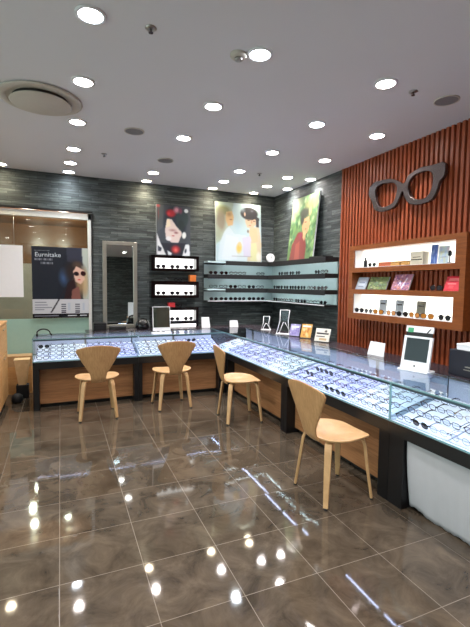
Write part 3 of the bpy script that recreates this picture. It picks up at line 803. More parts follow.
# ------------------------------------------------------------ black light boxes under the red-flower portrait
BX0, BX1, BY = 1.235, 1.97, YB - 0.15
random.seed(9)
for k, (z0, z1, w0, w1, nm) in enumerate([(1.652, 1.884, 1.69, 1.84, 'top'), (1.25, 1.497, 1.292, 1.44, 'middle'), (0.80, 1.103, 0.90, 1.058, 'bottom')]):
    t = thing('light_box_shelf', f'black wall box with a glowing white recess, {nm} of the three under the portrait', 'display box', ((BX0 + BX1) / 2, YB - 0.075, z0))
    b = MB(); g = 0.05
    b.box(BX0, BX1, BY, YB - 0.002, w1, z1); b.box(BX0, BX1, BY, YB - 0.002, z0, w0); b.box(BX0, BX0 + 0.06, BY, YB - 0.002, w0, w1); b.box(BX1 - 0.045, BX1, BY, YB - 0.002, w0, w1)
    link('box_frame', b, 'black_gloss', t)
    b = MB(); b.box(BX0 + 0.06, BX1 - 0.045, YB - 0.02, YB - 0.004, w0, w1); link('lit_back_panel', b, 'lightbox', t)
    if k == 2:
        b = MB(); b.box(BX0 + 0.1, BX1 - 0.045, BY - 0.003, BY, z0 + 0.01, z0 + 0.05); link('white_strip', b, 'lightbox', t)
    for q in range(3):
        i = 2
        put_specs(i, (BX0 + 0.15 + q * 0.215, BY + 0.03, w0 + 0.004), random.uniform(-0.1, 0.1), 0, f'{cname[i]} eyeglasses in the {nm} glowing box, {["leftmost", "middle", "rightmost"][q]} of three', 'eyeglasses in the glowing wall boxes', scale=1.2)
    if k < 2: pass
    if k > 0:
        for q in range(2):
            i = [1, 0][q]
            put_specs(i, (BX0 + 0.2 + q * 0.22, BY + 0.05, z1 + 0.004), 0.1, 0, f'{cname[i]} eyeglasses standing on top of the {nm} black wall box', 'eyeglasses on top of the black wall boxes', scale=1.05)
def small_box(name, x0, x1, y0, y1, z0, h, mat, label, cat, lidmat=None):
    t = thing(name, label, cat, ((x0 + x1) / 2, (y0 + y1) / 2, z0))
    b = MB(); b.box(x0, x1, y0, y1, z0, z0 + h * 0.72, bev=0.003); link('box_body', b, mat, t)
    b = MB(); b.box(x0 - 0.002, x1 + 0.002, y0 - 0.002, y1 + 0.002, z0 + h * 0.72 + 0.0005, z0 + h, bev=0.003); link('box_lid', b, lidmat or mat, t)
    return t
small_box('eyewear_carton', 1.83, 1.93, BY + 0.02, BY + 0.1, 1.498, 0.10, 'orange', 'orange carton on the right end of the middle black wall box', 'box')
small_box('eyewear_carton', 1.50, 1.60, BY + 0.02, BY + 0.1, 1.104, 0.07, 'red', 'small red carton on the bottom black wall box', 'box')

# ------------------------------------------------------------ posters
def lean(base, top_off, h): return math.atan2(top_off, h)
# 1 portrait with red flowers
cv = Canvas(68, 96, (66, 72, 82)); P = lambda x, y: ((x - 45) / 340, (y - 40) / 470)
def pe(cv, x, y, rx, ry, col, soft=0.2, rot=0, al=1.0): u, v = P(x, y); cv.ell(u, v, rx / 340, ry / 470, col, soft, rot, al)
def pp(cv, pts, col, al=1.0, blur=2): cv.poly([P(*q) for q in pts], col, al, blur)
pp(cv, [(45, 40), (120, 40), (110, 250), (45, 300)], (80, 86, 92))
pe(cv, 65, 50, 25, 22, (170, 80, 82), 0.6); pe(cv, 66, 120, 10, 80, (110, 70, 70), 0.8)
pe(cv, 230, 200, 125, 170, (34, 44, 58)); pe(cv, 300, 150, 70, 95, (40, 58, 62)); pe(cv, 190, 112, 62, 48, (176, 38, 48), 0.5); pe(cv, 168, 118, 22, 22, (214, 60, 66), 0.8)
pe(cv, 245, 78, 42, 42, (222, 150, 164), 0.7); pe(cv, 285, 85, 26, 40, (130, 66, 90), 0.7); pe(cv, 342, 80, 26, 24, (226, 232, 236), 0.4)
pp(cv, [(150, 165), (195, 165), (245, 235), (285, 262), (300, 300), (262, 385), (200, 388), (140, 352), (128, 270)], (222, 204, 200))
pp(cv, [(150, 165), (175, 170), (185, 230), (140, 250)], (236, 222, 196)); pe(cv, 205, 270, 50, 18, (176, 138, 140), 0.8); pe(cv, 240, 292, 30, 16, (148, 96, 104), 0.8)
pe(cv, 210, 322, 20, 8, (186, 96, 104), 0.7); pe(cv, 290, 220, 40, 60, (34, 50, 52), 0.4); pe(cv, 320, 312, 26, 40, (232, 236, 240), 0.4, 0.5); pe(cv, 165, 350, 34, 26, (228, 226, 228), 0.4)
pp(cv, [(60, 395), (340, 385), (380, 510), (60, 510)], (36, 40, 54)); pe(cv, 235, 450, 60, 52, (180, 52, 56), 0.6); pe(cv, 235, 455, 26, 28, (228, 110, 104), 0.8)
pp(cv, [(52, 305), (80, 380), (140, 505), (48, 505)], (226, 228, 234)); pp(cv, [(60, 420), (95, 440), (90, 470), (60, 470)], (52, 56, 72)); pp(cv, [(335, 395), (372, 400), (382, 510), (300, 510), (318, 450)], (224, 228, 236)); pe(cv, 335, 460, 14, 30, (60, 66, 84), 0.6, 0.4)
pp(cv, [(150, 460), (200, 485), (190, 508), (160, 505)], (220, 224, 232))
t = thing('portrait_poster', 'dark portrait poster of a dark-haired person wearing red flowers', 'poster', (1.6, YB - 0.05, 1.9))
board('poster_board', cv, MBk(1.60, YB - 0.045, 1.886) @ Matrix.Rotation(-0.02, 4, 'X'), 0.53, 0.755, 0.015, parent=t)

# 2 two people on pale blue
cv = Canvas(96, 118, (190, 214, 224)); P = lambda x, y: ((x - 35) / 395, (y - 45) / 520)
def pe(cv, x, y, rx, ry, col, soft=0.2, rot=0, al=1.0): u, v = P(x, y); cv.ell(u, v, rx / 395, ry / 520, col, soft, rot, al)
pp(cv, [(35, 40), (190, 40), (150, 320), (35, 420)], (176, 190, 170), 0.8, 4)
pe(cv, 105, 120, 75, 55, (142, 144, 104), 0.5); pe(cv, 80, 210, 50, 130, (150, 140, 122), 0.5); pe(cv, 60, 330, 40, 80, (164, 172, 150), 0.8)
pp(cv, [(125, 130), (175, 120), (190, 175), (183, 215), (180, 245), (140, 255), (120, 200)], (218, 178, 128)); pe(cv, 150, 150, 30, 30, (160, 130, 88), 0.8, 0, 0.7); pe(cv, 165, 195, 18, 8, (150, 110, 80), 0.8)
pp(cv, [(110, 300), (150, 255), (190, 320), (300, 330), (300, 555), (50, 555), (70, 400)], (206, 222, 232)); pp(cv, [(120, 330), (230, 350), (210, 550), (80, 550)], (216, 226, 240), 0.8)
pp(cv, [(330, 245), (410, 250), (430, 400), (420, 560), (300, 560), (320, 400)], (214, 198, 170)); pp(cv, [(330, 400), (385, 390), (400, 555), (330, 555)], (216, 216, 168)); pp(cv, [(260, 350), (340, 330), (330, 520), (270, 520)], (206, 202, 226))
pp(cv, [(285, 150), (385, 160), (395, 210), (350, 262), (305, 255), (290, 205)], (226, 192, 160)); pe(cv, 325, 130, 84, 62, (44, 42, 50), 0.2); pe(cv, 286, 138, 11, 26, (214, 178, 160), 0.6); pe(cv, 350, 105, 20, 16, (92, 90, 104), 0.9); pp(cv, [(300, 150), (395, 150), (390, 186), (372, 172), (350, 184), (325, 170), (306, 182)], (44, 42, 50), 1, 1)
pp(cv, [(385, 150), (412, 165), (410, 250), (385, 245)], (48, 46, 54)); pe(cv, 345, 205, 10, 22, (196, 150, 120), 0.8); pe(cv, 318, 192, 14, 5, (90, 66, 60), 0.7); pe(cv, 368, 196, 14, 5, (90, 66, 60), 0.7); pe(cv, 330, 236, 16, 6, (190, 110, 104), 0.7)
pp(cv, [(330, 260), (390, 262), (400, 380), (350, 390), (320, 300)], (228, 194, 156)); pe(cv, 312, 290, 12, 20, (120, 100, 84), 0.8)
pe(cv, 232, 445, 32, 62, (224, 192, 100), 0.6, 0.2); pe(cv, 238, 410, 18, 30, (232, 198, 150), 0.7); pe(cv, 405, 520, 30, 60, (234, 232, 224), 0.6); pp(cv, [(165, 515), (345, 515), (345, 522), (165, 522)], (120, 110, 96), 0.6)
pe(cv, 270, 100, 30, 40, (176, 204, 222), 0.9, 0, 0.6); pe(cv, 225, 250, 40, 60, (178, 208, 228), 0.9, 0, 0.8)
t = thing('two_person_poster', 'pale blue poster of two people facing each other, standing on the shelf', 'poster', (2.66, YB - 0.12, 1.831))
# keep the top edge towards the wall
board('poster_board', cv, MBk(2.66, YB - 0.125, 1.832) @ Matrix.Rotation(-0.07, 4, 'X'), 0.80, 0.935, 0.015, parent=t, ink=0.62)

# 3 person in a red shirt among leaves
cv = Canvas(84, 110, (108, 140, 90)); P = lambda x, y: ((x - 60 - (600 - y) * 0.10) / 215, (y - 80) / 510)
cv.blobs(260, (0, 0, 1, 1), [(70, 112, 66), (120, 160, 96), (150, 190, 120), (60, 96, 62), (90, 140, 100), (182, 206, 150)], (0.02, 0.07))
cv.ell(0.15, 0.12, 0.28, 0.2, (232, 236, 196), 0.7); cv.ell(0.05, 0.3, 0.12, 0.12, (200, 214, 170), 0.8); cv.ell(0.85, 0.12, 0.14, 0.12, (150, 196, 100), 0.7)
cv.poly([(0.1, 1), (0.15, 0.75), (0.35, 0.56), (0.6, 0.58), (0.72, 0.8), (0.72, 1)], (140, 66, 62), 1, 3); cv.poly([(0.3, 0.75), (0.45, 0.7), (0.5, 1), (0.3, 1)], (176, 92, 78), 0.8, 3); cv.ell(0.46, 0.62, 0.06, 0.08, (150, 60, 84), 0.6)
cv.poly([(0.5, 0.36), (0.72, 0.34), (0.76, 0.48), (0.7, 0.6), (0.56, 0.62), (0.48, 0.5)], (206, 160, 116), 1, 2); cv.poly([(0.55, 0.55), (0.66, 0.58), (0.62, 0.72), (0.55, 0.66)], (214, 172, 124), 1, 2)
cv.ell(0.52, 0.27, 0.22, 0.1, (66, 70, 58), 0.4); cv.ell(0.46, 0.37, 0.09, 0.1, (58, 56, 50), 0.5); cv.ell(0.6, 0.42, 0.06, 0.012, (92, 66, 52), 0.7); cv.ell(0.73, 0.25, 0.07, 0.1, (222, 168, 120), 0.7); cv.ell(0.62, 0.15, 0.18, 0.09, (170, 150, 100), 0.8, 0, 0.7)
cv.ell(0.63, 0.53, 0.04, 0.012, (160, 84, 76), 0.7)
t = thing('green_portrait_poster', 'tall poster of a person in a red shirt among green leaves', 'poster', (XR - 0.1, 5.15, 1.831))
board('poster_board', cv, MR(XR - 0.13, 5.155, 1.832) @ Matrix.Rotation(-0.11, 4, 'X') @ Matrix.Rotation(-0.0, 4, 'Z'), 0.69, 0.93, 0.02, parent=t, ink=0.7)

# 4 sunglasses advertisement in the window
cv = Canvas(104, 136, (38, 41, 50)); A = cv
cv.poly([(0.0, 0), (0.6, 0), (0.4, 0.74), (0, 0.74)], (40, 43, 52)); cv.poly([(0.85, 0), (1, 0), (1, 0.74), (0.9, 0.74)], (176, 184, 176), 1, 3); cv.poly([(0.6, 0.0), (0.88, 0), (0.9, 0.25), (0.62, 0.2)], (56, 58, 72), 1, 3)
cv.ell(0.56, 0.42, 0.12, 0.16, (66, 92, 134), 0.9); cv.ell(0.74, 0.34, 0.24, 0.2, (50, 42, 42), 0.6); cv.ell(0.86, 0.5, 0.16, 0.27, (150, 122, 92), 0.7); cv.ell(0.94, 0.5, 0.07, 0.26, (188, 164, 126), 0.8); cv.ell(0.72, 0.58, 0.08, 0.16, (70, 52, 48), 0.8); cv.ell(0.8, 0.24, 0.12, 0.07, (84, 68, 58), 0.8)
cv.poly([(0.72, 0.34), (0.78, 0.26), (0.92, 0.32), (0.93, 0.45), (0.86, 0.52), (0.76, 0.48)], (216, 176, 158), 1, 2)
cv.ell(0.78, 0.37, 0.055, 0.035, (40, 22, 26), 0.3, 0.15); cv.ell(0.905, 0.365, 0.055, 0.04, (50, 20, 24), 0.3, 0.15); cv.ell(0.83, 0.455, 0.035, 0.012, (196, 70, 76), 0.5)
cv.poly([(0.55, 0.74), (0.62, 0.5), (0.74, 0.45), (0.8, 0.74)], (50, 34, 36), 1, 2); cv.poly([(0.7, 0.6), (0.82, 0.55), (0.86, 0.74), (0.68, 0.74)], (134, 88, 80), 1, 2)
cv.rect(0, 0.735, 1, 0.94, (198, 198, 204)); cv.rect(0, 0.94, 1, 1, (22, 22, 28))
for r, wd in ((0.775, 0.2), (0.81, 0.22), (0.845, 0.3), (0.875, 0.16)): cv.rect(0.04, r, 0.04 + wd, r + 0.012, (128, 128, 140), 0.8)
for x in (0.5, 0.75):
    for r in (0.80, 0.83, 0.86, 0.89, 0.915): cv.rect(x, r, x + 0.09, r + 0.018, (48, 48, 58), 0.8)
for x in (0.62, 0.88): cv.rect(x, 0.79, x + 0.04, 0.9, (176, 184, 200), 0.8)
cv.rect(0.03, 0.965, 0.45, 0.975, (120, 120, 130)); cv.rect(0.62, 0.965, 0.78, 0.977, (200, 200, 205)); cv.rect(0.84, 0.965, 0.96, 0.977, (200, 200, 205))
cv.poly([(0.30, 0.93), (0.33, 0.93), (0.76, 0.36), (0.745, 0.35)], (44, 40, 46), 0.9, 1)
for x0_, v0, wd_, h_ in ((0.05, 0.048, 0.26, 0.014), (0.05, 0.165, 0.12, 0.028), (0.19, 0.165, 0.16, 0.028), (0.15, 0.215, 0.20, 0.024)):
    k_ = 0
    while k_ * 0.022 < wd_: cv.rect(x0_ + k_ * 0.022, v0, x0_ + k_ * 0.022 + 0.015, v0 + h_, (120, 124, 134)); k_ += 1
t = thing('sunglasses_poster', 'dark advertising poster of a blonde person in sunglasses hung on the window', 'poster', (0.01, YB - 0.05, 0.97))
o = board('poster_sheet', cv, MBk(0.01, YB - 0.05, 0.972), 0.715, 0.968, 0.006, parent=t, mat='print_gloss')
text('title_lettering', 'Eurnitake', MBk(-0.31, YB - 0.0515, 1.805), 0.085, 'grey_card', t)
# plain white panel left of it
t = thing('white_hanging_panel', 'blank white panel hanging on the window at the left edge', 'panel', (-0.86, YB - 0.05, 1.26))
b = MB(); b.box(-1.26, -0.452, YB - 0.06, YB - 0.045, 1.257, 1.94, bev=0.002); link('panel_board', b, 'cardboard', t)
b = MB(); b.tube([(-1.1, YB - 0.052, 1.94), (-1.1, YB - 0.052, 2.34)], 0.002, 5); b.tube([(-0.55, YB - 0.052, 1.94), (-0.55, YB - 0.052, 2.34)], 0.002, 5); link('hanging_wire', b, 'steel', t)

# ------------------------------------------------------------ framed wall mirror
t = thing('wall_mirror', 'tall narrow mirror in a pewter frame on the stone wall', 'mirror', (0.797, YB - 0.03, 0.80))
x0, x1, z0, z1, g = 0.562, 1.05, 0.80, 2.06, 0.055
b = MB()
b.box(x0, x0 + g, YB - 0.05, YB - 0.002, z0, z1, bev=0.006); b.box(x1 - g, x1, YB - 0.05, YB - 0.002, z0, z1, bev=0.006)
b.box(x0 + g, x1 - g, YB - 0.05, YB - 0.002, z1 - g, z1, bev=0.006); b.box(x0 + g, x1 - g, YB - 0.05, YB - 0.002, z0, z0 + g, bev=0.006)
link('mirror_frame', b, 'pewter', t)
b = MB(); b.prism([(-(x1 - x0) / 2 + g, 0), ((x1 - x0) / 2 - g, 0), ((x1 - x0) / 2 - g, z1 - z0 - 2 * g), (-(x1 - x0) / 2 + g, z1 - z0 - 2 * g)], MBk((x0 + x1) / 2, YB - 0.034, z0 + g) @ Matrix.Rotation(math.radians(-1.0), 4, 'X'), 0.004); link('mirror_glass', b, 'mirror', t)

# ------------------------------------------------------------ big spectacles emblem on the slatted wall
outp = [(3.765, 2.579), (3.708, 2.611), (3.595, 2.615), (3.433, 2.594), (3.329, 2.543), (3.274, 2.512), (3.243, 2.523), (3.21, 2.57), (3.142, 2.599), (3.054, 2.617), (2.925, 2.606), (2.800, 2.606), (2.772, 2.582), (2.785, 2.478), (2.832, 2.433), (2.861, 2.355), (2.908, 2.29), (2.992, 2.269), (3.091, 2.272), (3.185, 2.305), (3.235, 2.367), (3.262, 2.436), (3.29, 2.436), (3.321, 2.373), (3.377, 2.305), (3.47, 2.282), (3.606, 2.285), (3.68, 2.325), (3.725, 2.42), (3.775, 2.50)]
inl = [(3.672, 2.539), (3.607, 2.575), (3.484, 2.570), (3.392, 2.547), (3.350, 2.492), (3.358, 2.428), (3.395, 2.35), (3.471, 2.322), (3.58, 2.324), (3.640, 2.373), (3.672, 2.458)]
inr = [(3.206, 2.488), (3.158, 2.553), (3.074, 2.576), (2.965, 2.57), (2.912, 2.534), (2.898, 2.464), (2.914, 2.383), (2.962, 2.322), (3.06, 2.312), (3.147, 2.342), (3.194, 2.405)]
def emblem_curve():
    cu = bpy.data.curves.new('emblem', 'CURVE'); cu.dimensions = '2D'; cu.fill_mode = 'BOTH'; cu.extrude = 0.016; cu.bevel_depth = 0.004; cu.bevel_resolution = 2
    for L in (outp, inl, inr):
        sp = cu.splines.new('BEZIER'); sp.bezier_points.add(len(L) - 1); sp.use_cyclic_u = True
        for bp, (yy, zz) in zip(sp.bezier_points, L):
            bp.co = (-(yy - 3.28), zz - 2.44, 0); bp.handle_left_type = bp.handle_right_type = 'VECTOR' if L is outp and (round(yy, 3) in (2.8, 2.772, 3.765, 3.262, 3.29)) else 'AUTO'
    cu.materials.append(M['dark_metal']); return cu
t = thing('spectacles_emblem', 'giant dark metal spectacles emblem mounted on the slatted wood wall', 'wall emblem', (XR - 0.05, 3.28, 2.44))
o = bpy.data.objects.new('spectacles_plate', emblem_curve()); C.objects.link(o); o = to_mesh(o, 'spectacles_plate'); o.parent = t
o.matrix_local = Matrix.Translation(-Vector((XR - 0.05, 3.28, 2.44))) @ MR(XR - 0.055, 3.28, 2.44)
b = MB()
for yy, zz in ((3.70, 2.58), (3.28, 2.475), (2.85, 2.57), (3.5, 2.30), (3.04, 2.29)): b.cyl(None, 0.01, 0.036, mat4=Matrix.Translation((XR - 0.019, yy, zz)) @ Matrix.Rotation(PI / 2, 4, 'Y'), n=12)
link('standoff', b, 'steel', t)

# ------------------------------------------------------------ wooden niche cabinet on the slatted wall
NX, N0, N1 = 3.185, 2.455, 3.985
t = thing('wall_niche_cabinet', 'brown wood wall cabinet with two glowing recesses and an open shelf', 'wall cabinet', (XR - 0.075, (N0 + N1) / 2, 1.075))
b = MB(); xb = XR - 0.001
s = 0.055
for z0, z1 in ((1.872, 1.927), (1.615, 1.668), (1.365, 1.42), (1.075, 1.143)): b.box(NX, xb, N0 + s, N1 - s, z0, z1)
b.box(NX, xb, N0, N0 + s, 1.075, 1.927); b.box(NX, xb, N1 - s, N1, 1.075, 1.927)
for z0, z1 in ((1.668, 1.872), (1.143, 1.365)):
    b.box(NX, xb, N0 + s, N0 + s + 0.05, z0, z1); b.box(NX, xb, N1 - s - 0.02, N1 - s, z0, z1)
link('cabinet_frame', b, 'niche_wood', t)
for z0, z1 in ((1.668, 1.872), (1.143, 1.365)):
    b = MB(); b.box(XR - 0.012, XR - 0.003, N0 + s + 0.05, N1 - s - 0.02, z0, z1); link('lit_back_panel', b, 'lightbox_warm', t)
    b = MB(); b.box(NX + 0.02, XR - 0.013, N0 + s + 0.052, N0 + s + 0.06, z0 + 0.001, z1 - 0.001); b.box(NX + 0.02, XR - 0.013, N1 - s - 0.028, N1 - s - 0.02, z0 + 0.001, z1 - 0.001)
    b.box(NX + 0.015, XR - 0.013, N0 + s + 0.06, N1 - s - 0.028, z0 + 0.0005, z0 + 0.005); link('recess_lining', b, 'cardboard', t)
def leaflet(yc, w, h, cv, label, z=1.421, x=3.235, rot=-0.38, cat='booklet', th=0.012, side='white'):
    return tag(board('booklet', cv, MR(x, yc, z) @ Matrix.Rotation(rot, 4, 'X'), w, h, th, side=side, ink=1.25), label, cat)
cv = Canvas(24, 20, (176, 186, 200)); cv.rect(0.15, 0.2, 0.85, 0.7, (204, 210, 222)); cv.rect(0.2, 0.4, 0.8, 0.5, (130, 140, 160)); cv.rect(0.25, 0.75, 0.7, 0.82, (120, 128, 150))
leaflet(3.845, 0.17, 0.15, cv, 'small pale grey card at the far end of the open wood shelf')
cv = Canvas(40, 24, (110, 124, 80)); cv.blobs(90, (0, 0, 1, 1), [(150, 160, 96), (74, 92, 62), (190, 190, 150), (96, 84, 90), (120, 150, 120)], (0.03, 0.1))
leaflet(3.58, 0.29, 0.15, cv, 'wide green patterned booklet on the open wood shelf')
cv = Canvas(36, 28, (176, 120, 140)); cv.blobs(90, (0, 0, 1, 1), [(226, 160, 160), (120, 70, 130), (196, 120, 90), (230, 200, 210), (90, 70, 140)], (0.03, 0.1)); cv.poly([(0.3, 0.9), (0.4, 0.3), (0.55, 0.8), (0.7, 0.2), (0.78, 0.25), (0.6, 0.95), (0.42, 0.6)], (230, 226, 240), 0.8, 1)
leaflet(3.24, 0.24, 0.175, cv, 'pink and violet patterned booklet on the open wood shelf')
cv = Canvas(24, 22, (204, 44, 60)); cv.rect(0.15, 0.15, 0.85, 0.3, (232, 120, 120)); cv.rect(0.15, 0.5, 0.7, 0.56, (236, 160, 160)); cv.rect(0.3, 0.65, 0.6, 0.8, (226, 80, 88))
leaflet(2.63, 0.16, 0.145, cv, 'bright red booklet at the near end of the open wood shelf')
put_specs(2, (3.25, 2.80, 1.4245), -PI / 2, 0, 'dark-lensed sunglasses beside the red booklet on the open wood shelf', None, scale=1.1)
# upper recess
def box_thing(name, y0, y1, x0, x1, z, h, mat, label, cat='box', stripe=None):
    t = thing(name, label, cat, ((x0 + x1) / 2, (y0 + y1) / 2, z))
    b = MB(); b.box(x0, x1, y0, y1, z, z + h, bev=0.002); link('carton', b, mat, t)
    if stripe:
        b = MB(); b.box(x0 - 0.001, x0 - 0.0002, y0 + 0.012, y1 - 0.012, z + h * 0.35, z + h * 0.42); b.box(x0 - 0.001, x0 - 0.0002, y0 + 0.03, y1 - 0.03, z + h * 0.55, z + h * 0.6); link('printed_mark', b, stripe, t)
    return t
M['beige_box'] = plain('beige_box', (196, 186, 166), 0.6); M['tan'] = plain('tan_leather', (190, 142, 76), 0.5); M['rust'] = plain('rust_box', (176, 92, 60), 0.5)
ZU, ZL = 1.674, 1.149
box_thing('gift_box', 2.93, 3.085, 3.21, 3.29, ZU, 0.125, 'beige_box', 'beige box standing in the upper glowing recess', stripe='dark_metal')
cv = Canvas(14, 26, (92, 122, 196)); cv.blobs(16, (0, 0, 1, 1), [(150, 176, 226), (70, 92, 176), (206, 216, 240)], (0.08, 0.2))
tag(board('booklet', cv, MR(3.27, 2.86, ZU) @ Matrix.Rotation(-0.08, 4, 'X'), 0.075, 0.185, 0.02), 'tall blue patterned booklet in the upper glowing recess', 'booklet')
cv = Canvas(20, 26, (206, 222, 232)); cv.blobs(20, (0, 0, 1, 1), [(228, 232, 206), (186, 206, 236), (226, 204, 226)], (0.08, 0.2)); cv.rect(0.2, 0.6, 0.8, 0.64, (150, 150, 180))
tag(board('booklet', cv, MR(3.27, 2.755, ZU) @ Matrix.Rotation(-0.08, 4, 'X'), 0.11, 0.165, 0.015), 'pale pastel booklet right of the blue one in the upper recess', 'booklet')
b = MB(); b.lathe([(0.022, 0), (0.024, 0.004), (0.005, 0.01), (0.005, 0.06), (0.016, 0.07), (0.017, 0.10), (0.004, 0.115)], (3.25, 2.665, ZU), 20); tag(link('figurine', b, 'dark_mirror'), 'slim dark figurine at the near end of the upper recess', 'figurine')
b = MB(); b.lathe([(0.02, 0), (0.022, 0.004), (0.02, 0.07), (0.01, 0.085), (0.01, 0.11)], (3.25, 3.78, ZU), 20); tag(link('small_bottle', b, 'navy'), 'small dark bottle at the far end of the upper recess', 'bottle')
t = box_thing('eyewear_case', 3.36, 3.54, 3.22, 3.28, ZU, 0.045, 'rust', 'rust coloured eyewear case in the upper glowing recess', 'eyewear case')
for q, yy in enumerate((3.30, 3.16)):
    t = thing('eyewear_case', ['tan folded leather eyewear case in the upper recess', 'tan leather eyewear case next to the beige box'][q], 'eyewear case', (3.25, yy, ZU))
    b = MB(); b.box(3.22, 3.285, yy - 0.062, yy + 0.062, ZU, ZU + 0.028, bev=0.008); link('case_base', b, 'tan', t)
    b = MB(); b.box(3.221, 3.284, yy - 0.061, yy + 0.061, ZU + 0.0285, ZU + 0.046, bev=0.007); link('case_lid', b, 'tan', t)
put_specs(2, (3.24, 3.66, ZU + 0.004), -PI / 2, 0, 'dark-lensed glasses left of the rust case in the upper recess', None, scale=1.0)
# lower recess
ordl = ['first', 'second', 'third', 'fourth', 'fifth', 'sixth', 'seventh', 'eighth']
for q in range(8):
    i = [2, 2, 7, 7, 2, 7, 7, 2][q]; yy = [3.82, 3.665, 3.51, 3.32, 3.165, 3.01, 2.855, 2.665][q]
    put_specs(i, (3.215, yy, ZL + 0.004), -PI / 2 + 0.1 * (-1) ** q, 0, f'{cname[i]} eyeglasses, {ordl[q]} from the far end of the lower glowing recess', 'eyeglasses in the lower glowing recess', scale=1.15)
for q, (yy, lab, m) in enumerate(((3.52, 'pale grey upright card in the lower recess, farthest of the three', 'grey_card'), (3.28, 'pale blue-grey upright card in the middle of the lower recess', 'grey_card'), (3.0, 'darker grey upright card nearest in the lower recess', 'pewter'))):
    t = thing('picture_card', lab, 'card', (3.29, yy, ZL))
    b = MB(); b.prism([(-0.055, 0), (0.055, 0), (0.055, 0.165), (-0.055, 0.165)], MR(3.28, yy, ZL) @ Matrix.Rotation(-0.1, 4, 'X'), 0.004); link('card_sheet', b, m, t)
    b = MB(); b.prism([(-0.035, 0.11), (0.035, 0.11), (0.035, 0.125), (-0.035, 0.125)], MR(3.2795, yy, ZL) @ Matrix.Rotation(-0.1, 4, 'X'), 0.0004); link('printed_mark', b, 'dark_metal', t)

# ------------------------------------------------------------ dark service ledges behind the cases
def ledge(label, x0, x1, y0, y1):
    t = thing('service_ledge', label, 'counter', ((x0 + x1) / 2, (y0 + y1) / 2, 0))
    b = MB(); b.box(x0 + 0.02, x1 - 0.02, y0 + 0.02, y1 - 0.02, 0, 0.79); link('ledge_body', b, 'black_matte', t)
    b = MB(); b.box(x0, x1, y0, y1, 0.7905, ZTOP + 0.008, bev=0.003); link('ledge_top', b, 'ledge', t)
ledge('narrow dark ledge behind the right-hand run of display cases', RBK + 0.004, 2.86, 1.2, 5.554)
ledge('narrow dark ledge behind the display cases along the back', 0.30, 2.86, 5.556, 5.88)
# ------------------------------------------------------------ things standing on the counter tops
ZT = ZTOP + 0.0085
def tent_card(x, y, rz, w, h, label, d=0.06, mat='cardboard'):
    t = tag(bpy.data.objects.new('display_card', None), label, 'sign card'); C.objects.link(t); OFF[t.name] = Vector()
    b = MB(); Mx = MBk(0, 0, 0)
    b.prism([(-w / 2, 0), (w / 2, 0), (w / 2 * 0.9, h), (-w / 2 * 0.9, h)], Mx @ Matrix.Rotation(-0.22, 4, 'X'), 0.004); link('card_face', b, mat, t)
    b = MB(); b.prism([(-w / 4, 0), (w / 4, 0), (w / 5, h * 0.8), (-w / 5, h * 0.8)], Matrix.Translation((0, 0.5 * h, 0)) @ Mx @ Matrix.Rotation(0.3, 4, 'X'), 0.003); link('card_prop', b, mat, t)
    t.location = (x, y, ZT); t.rotation_euler = (0, 0, rz); return t
tent_card(2.64, 2.90, -PI / 2 + 0.1, 0.19, 0.125, 'blank white card propped on the glass left of the white mirror stand')
tent_card(1.96, 5.66, 0, 0.13, 0.155, 'white card propped beside the bottom black wall box')
tent_card(2.40, 5.64, 0, 0.14, 0.10, 'low white card propped on the corner display case')

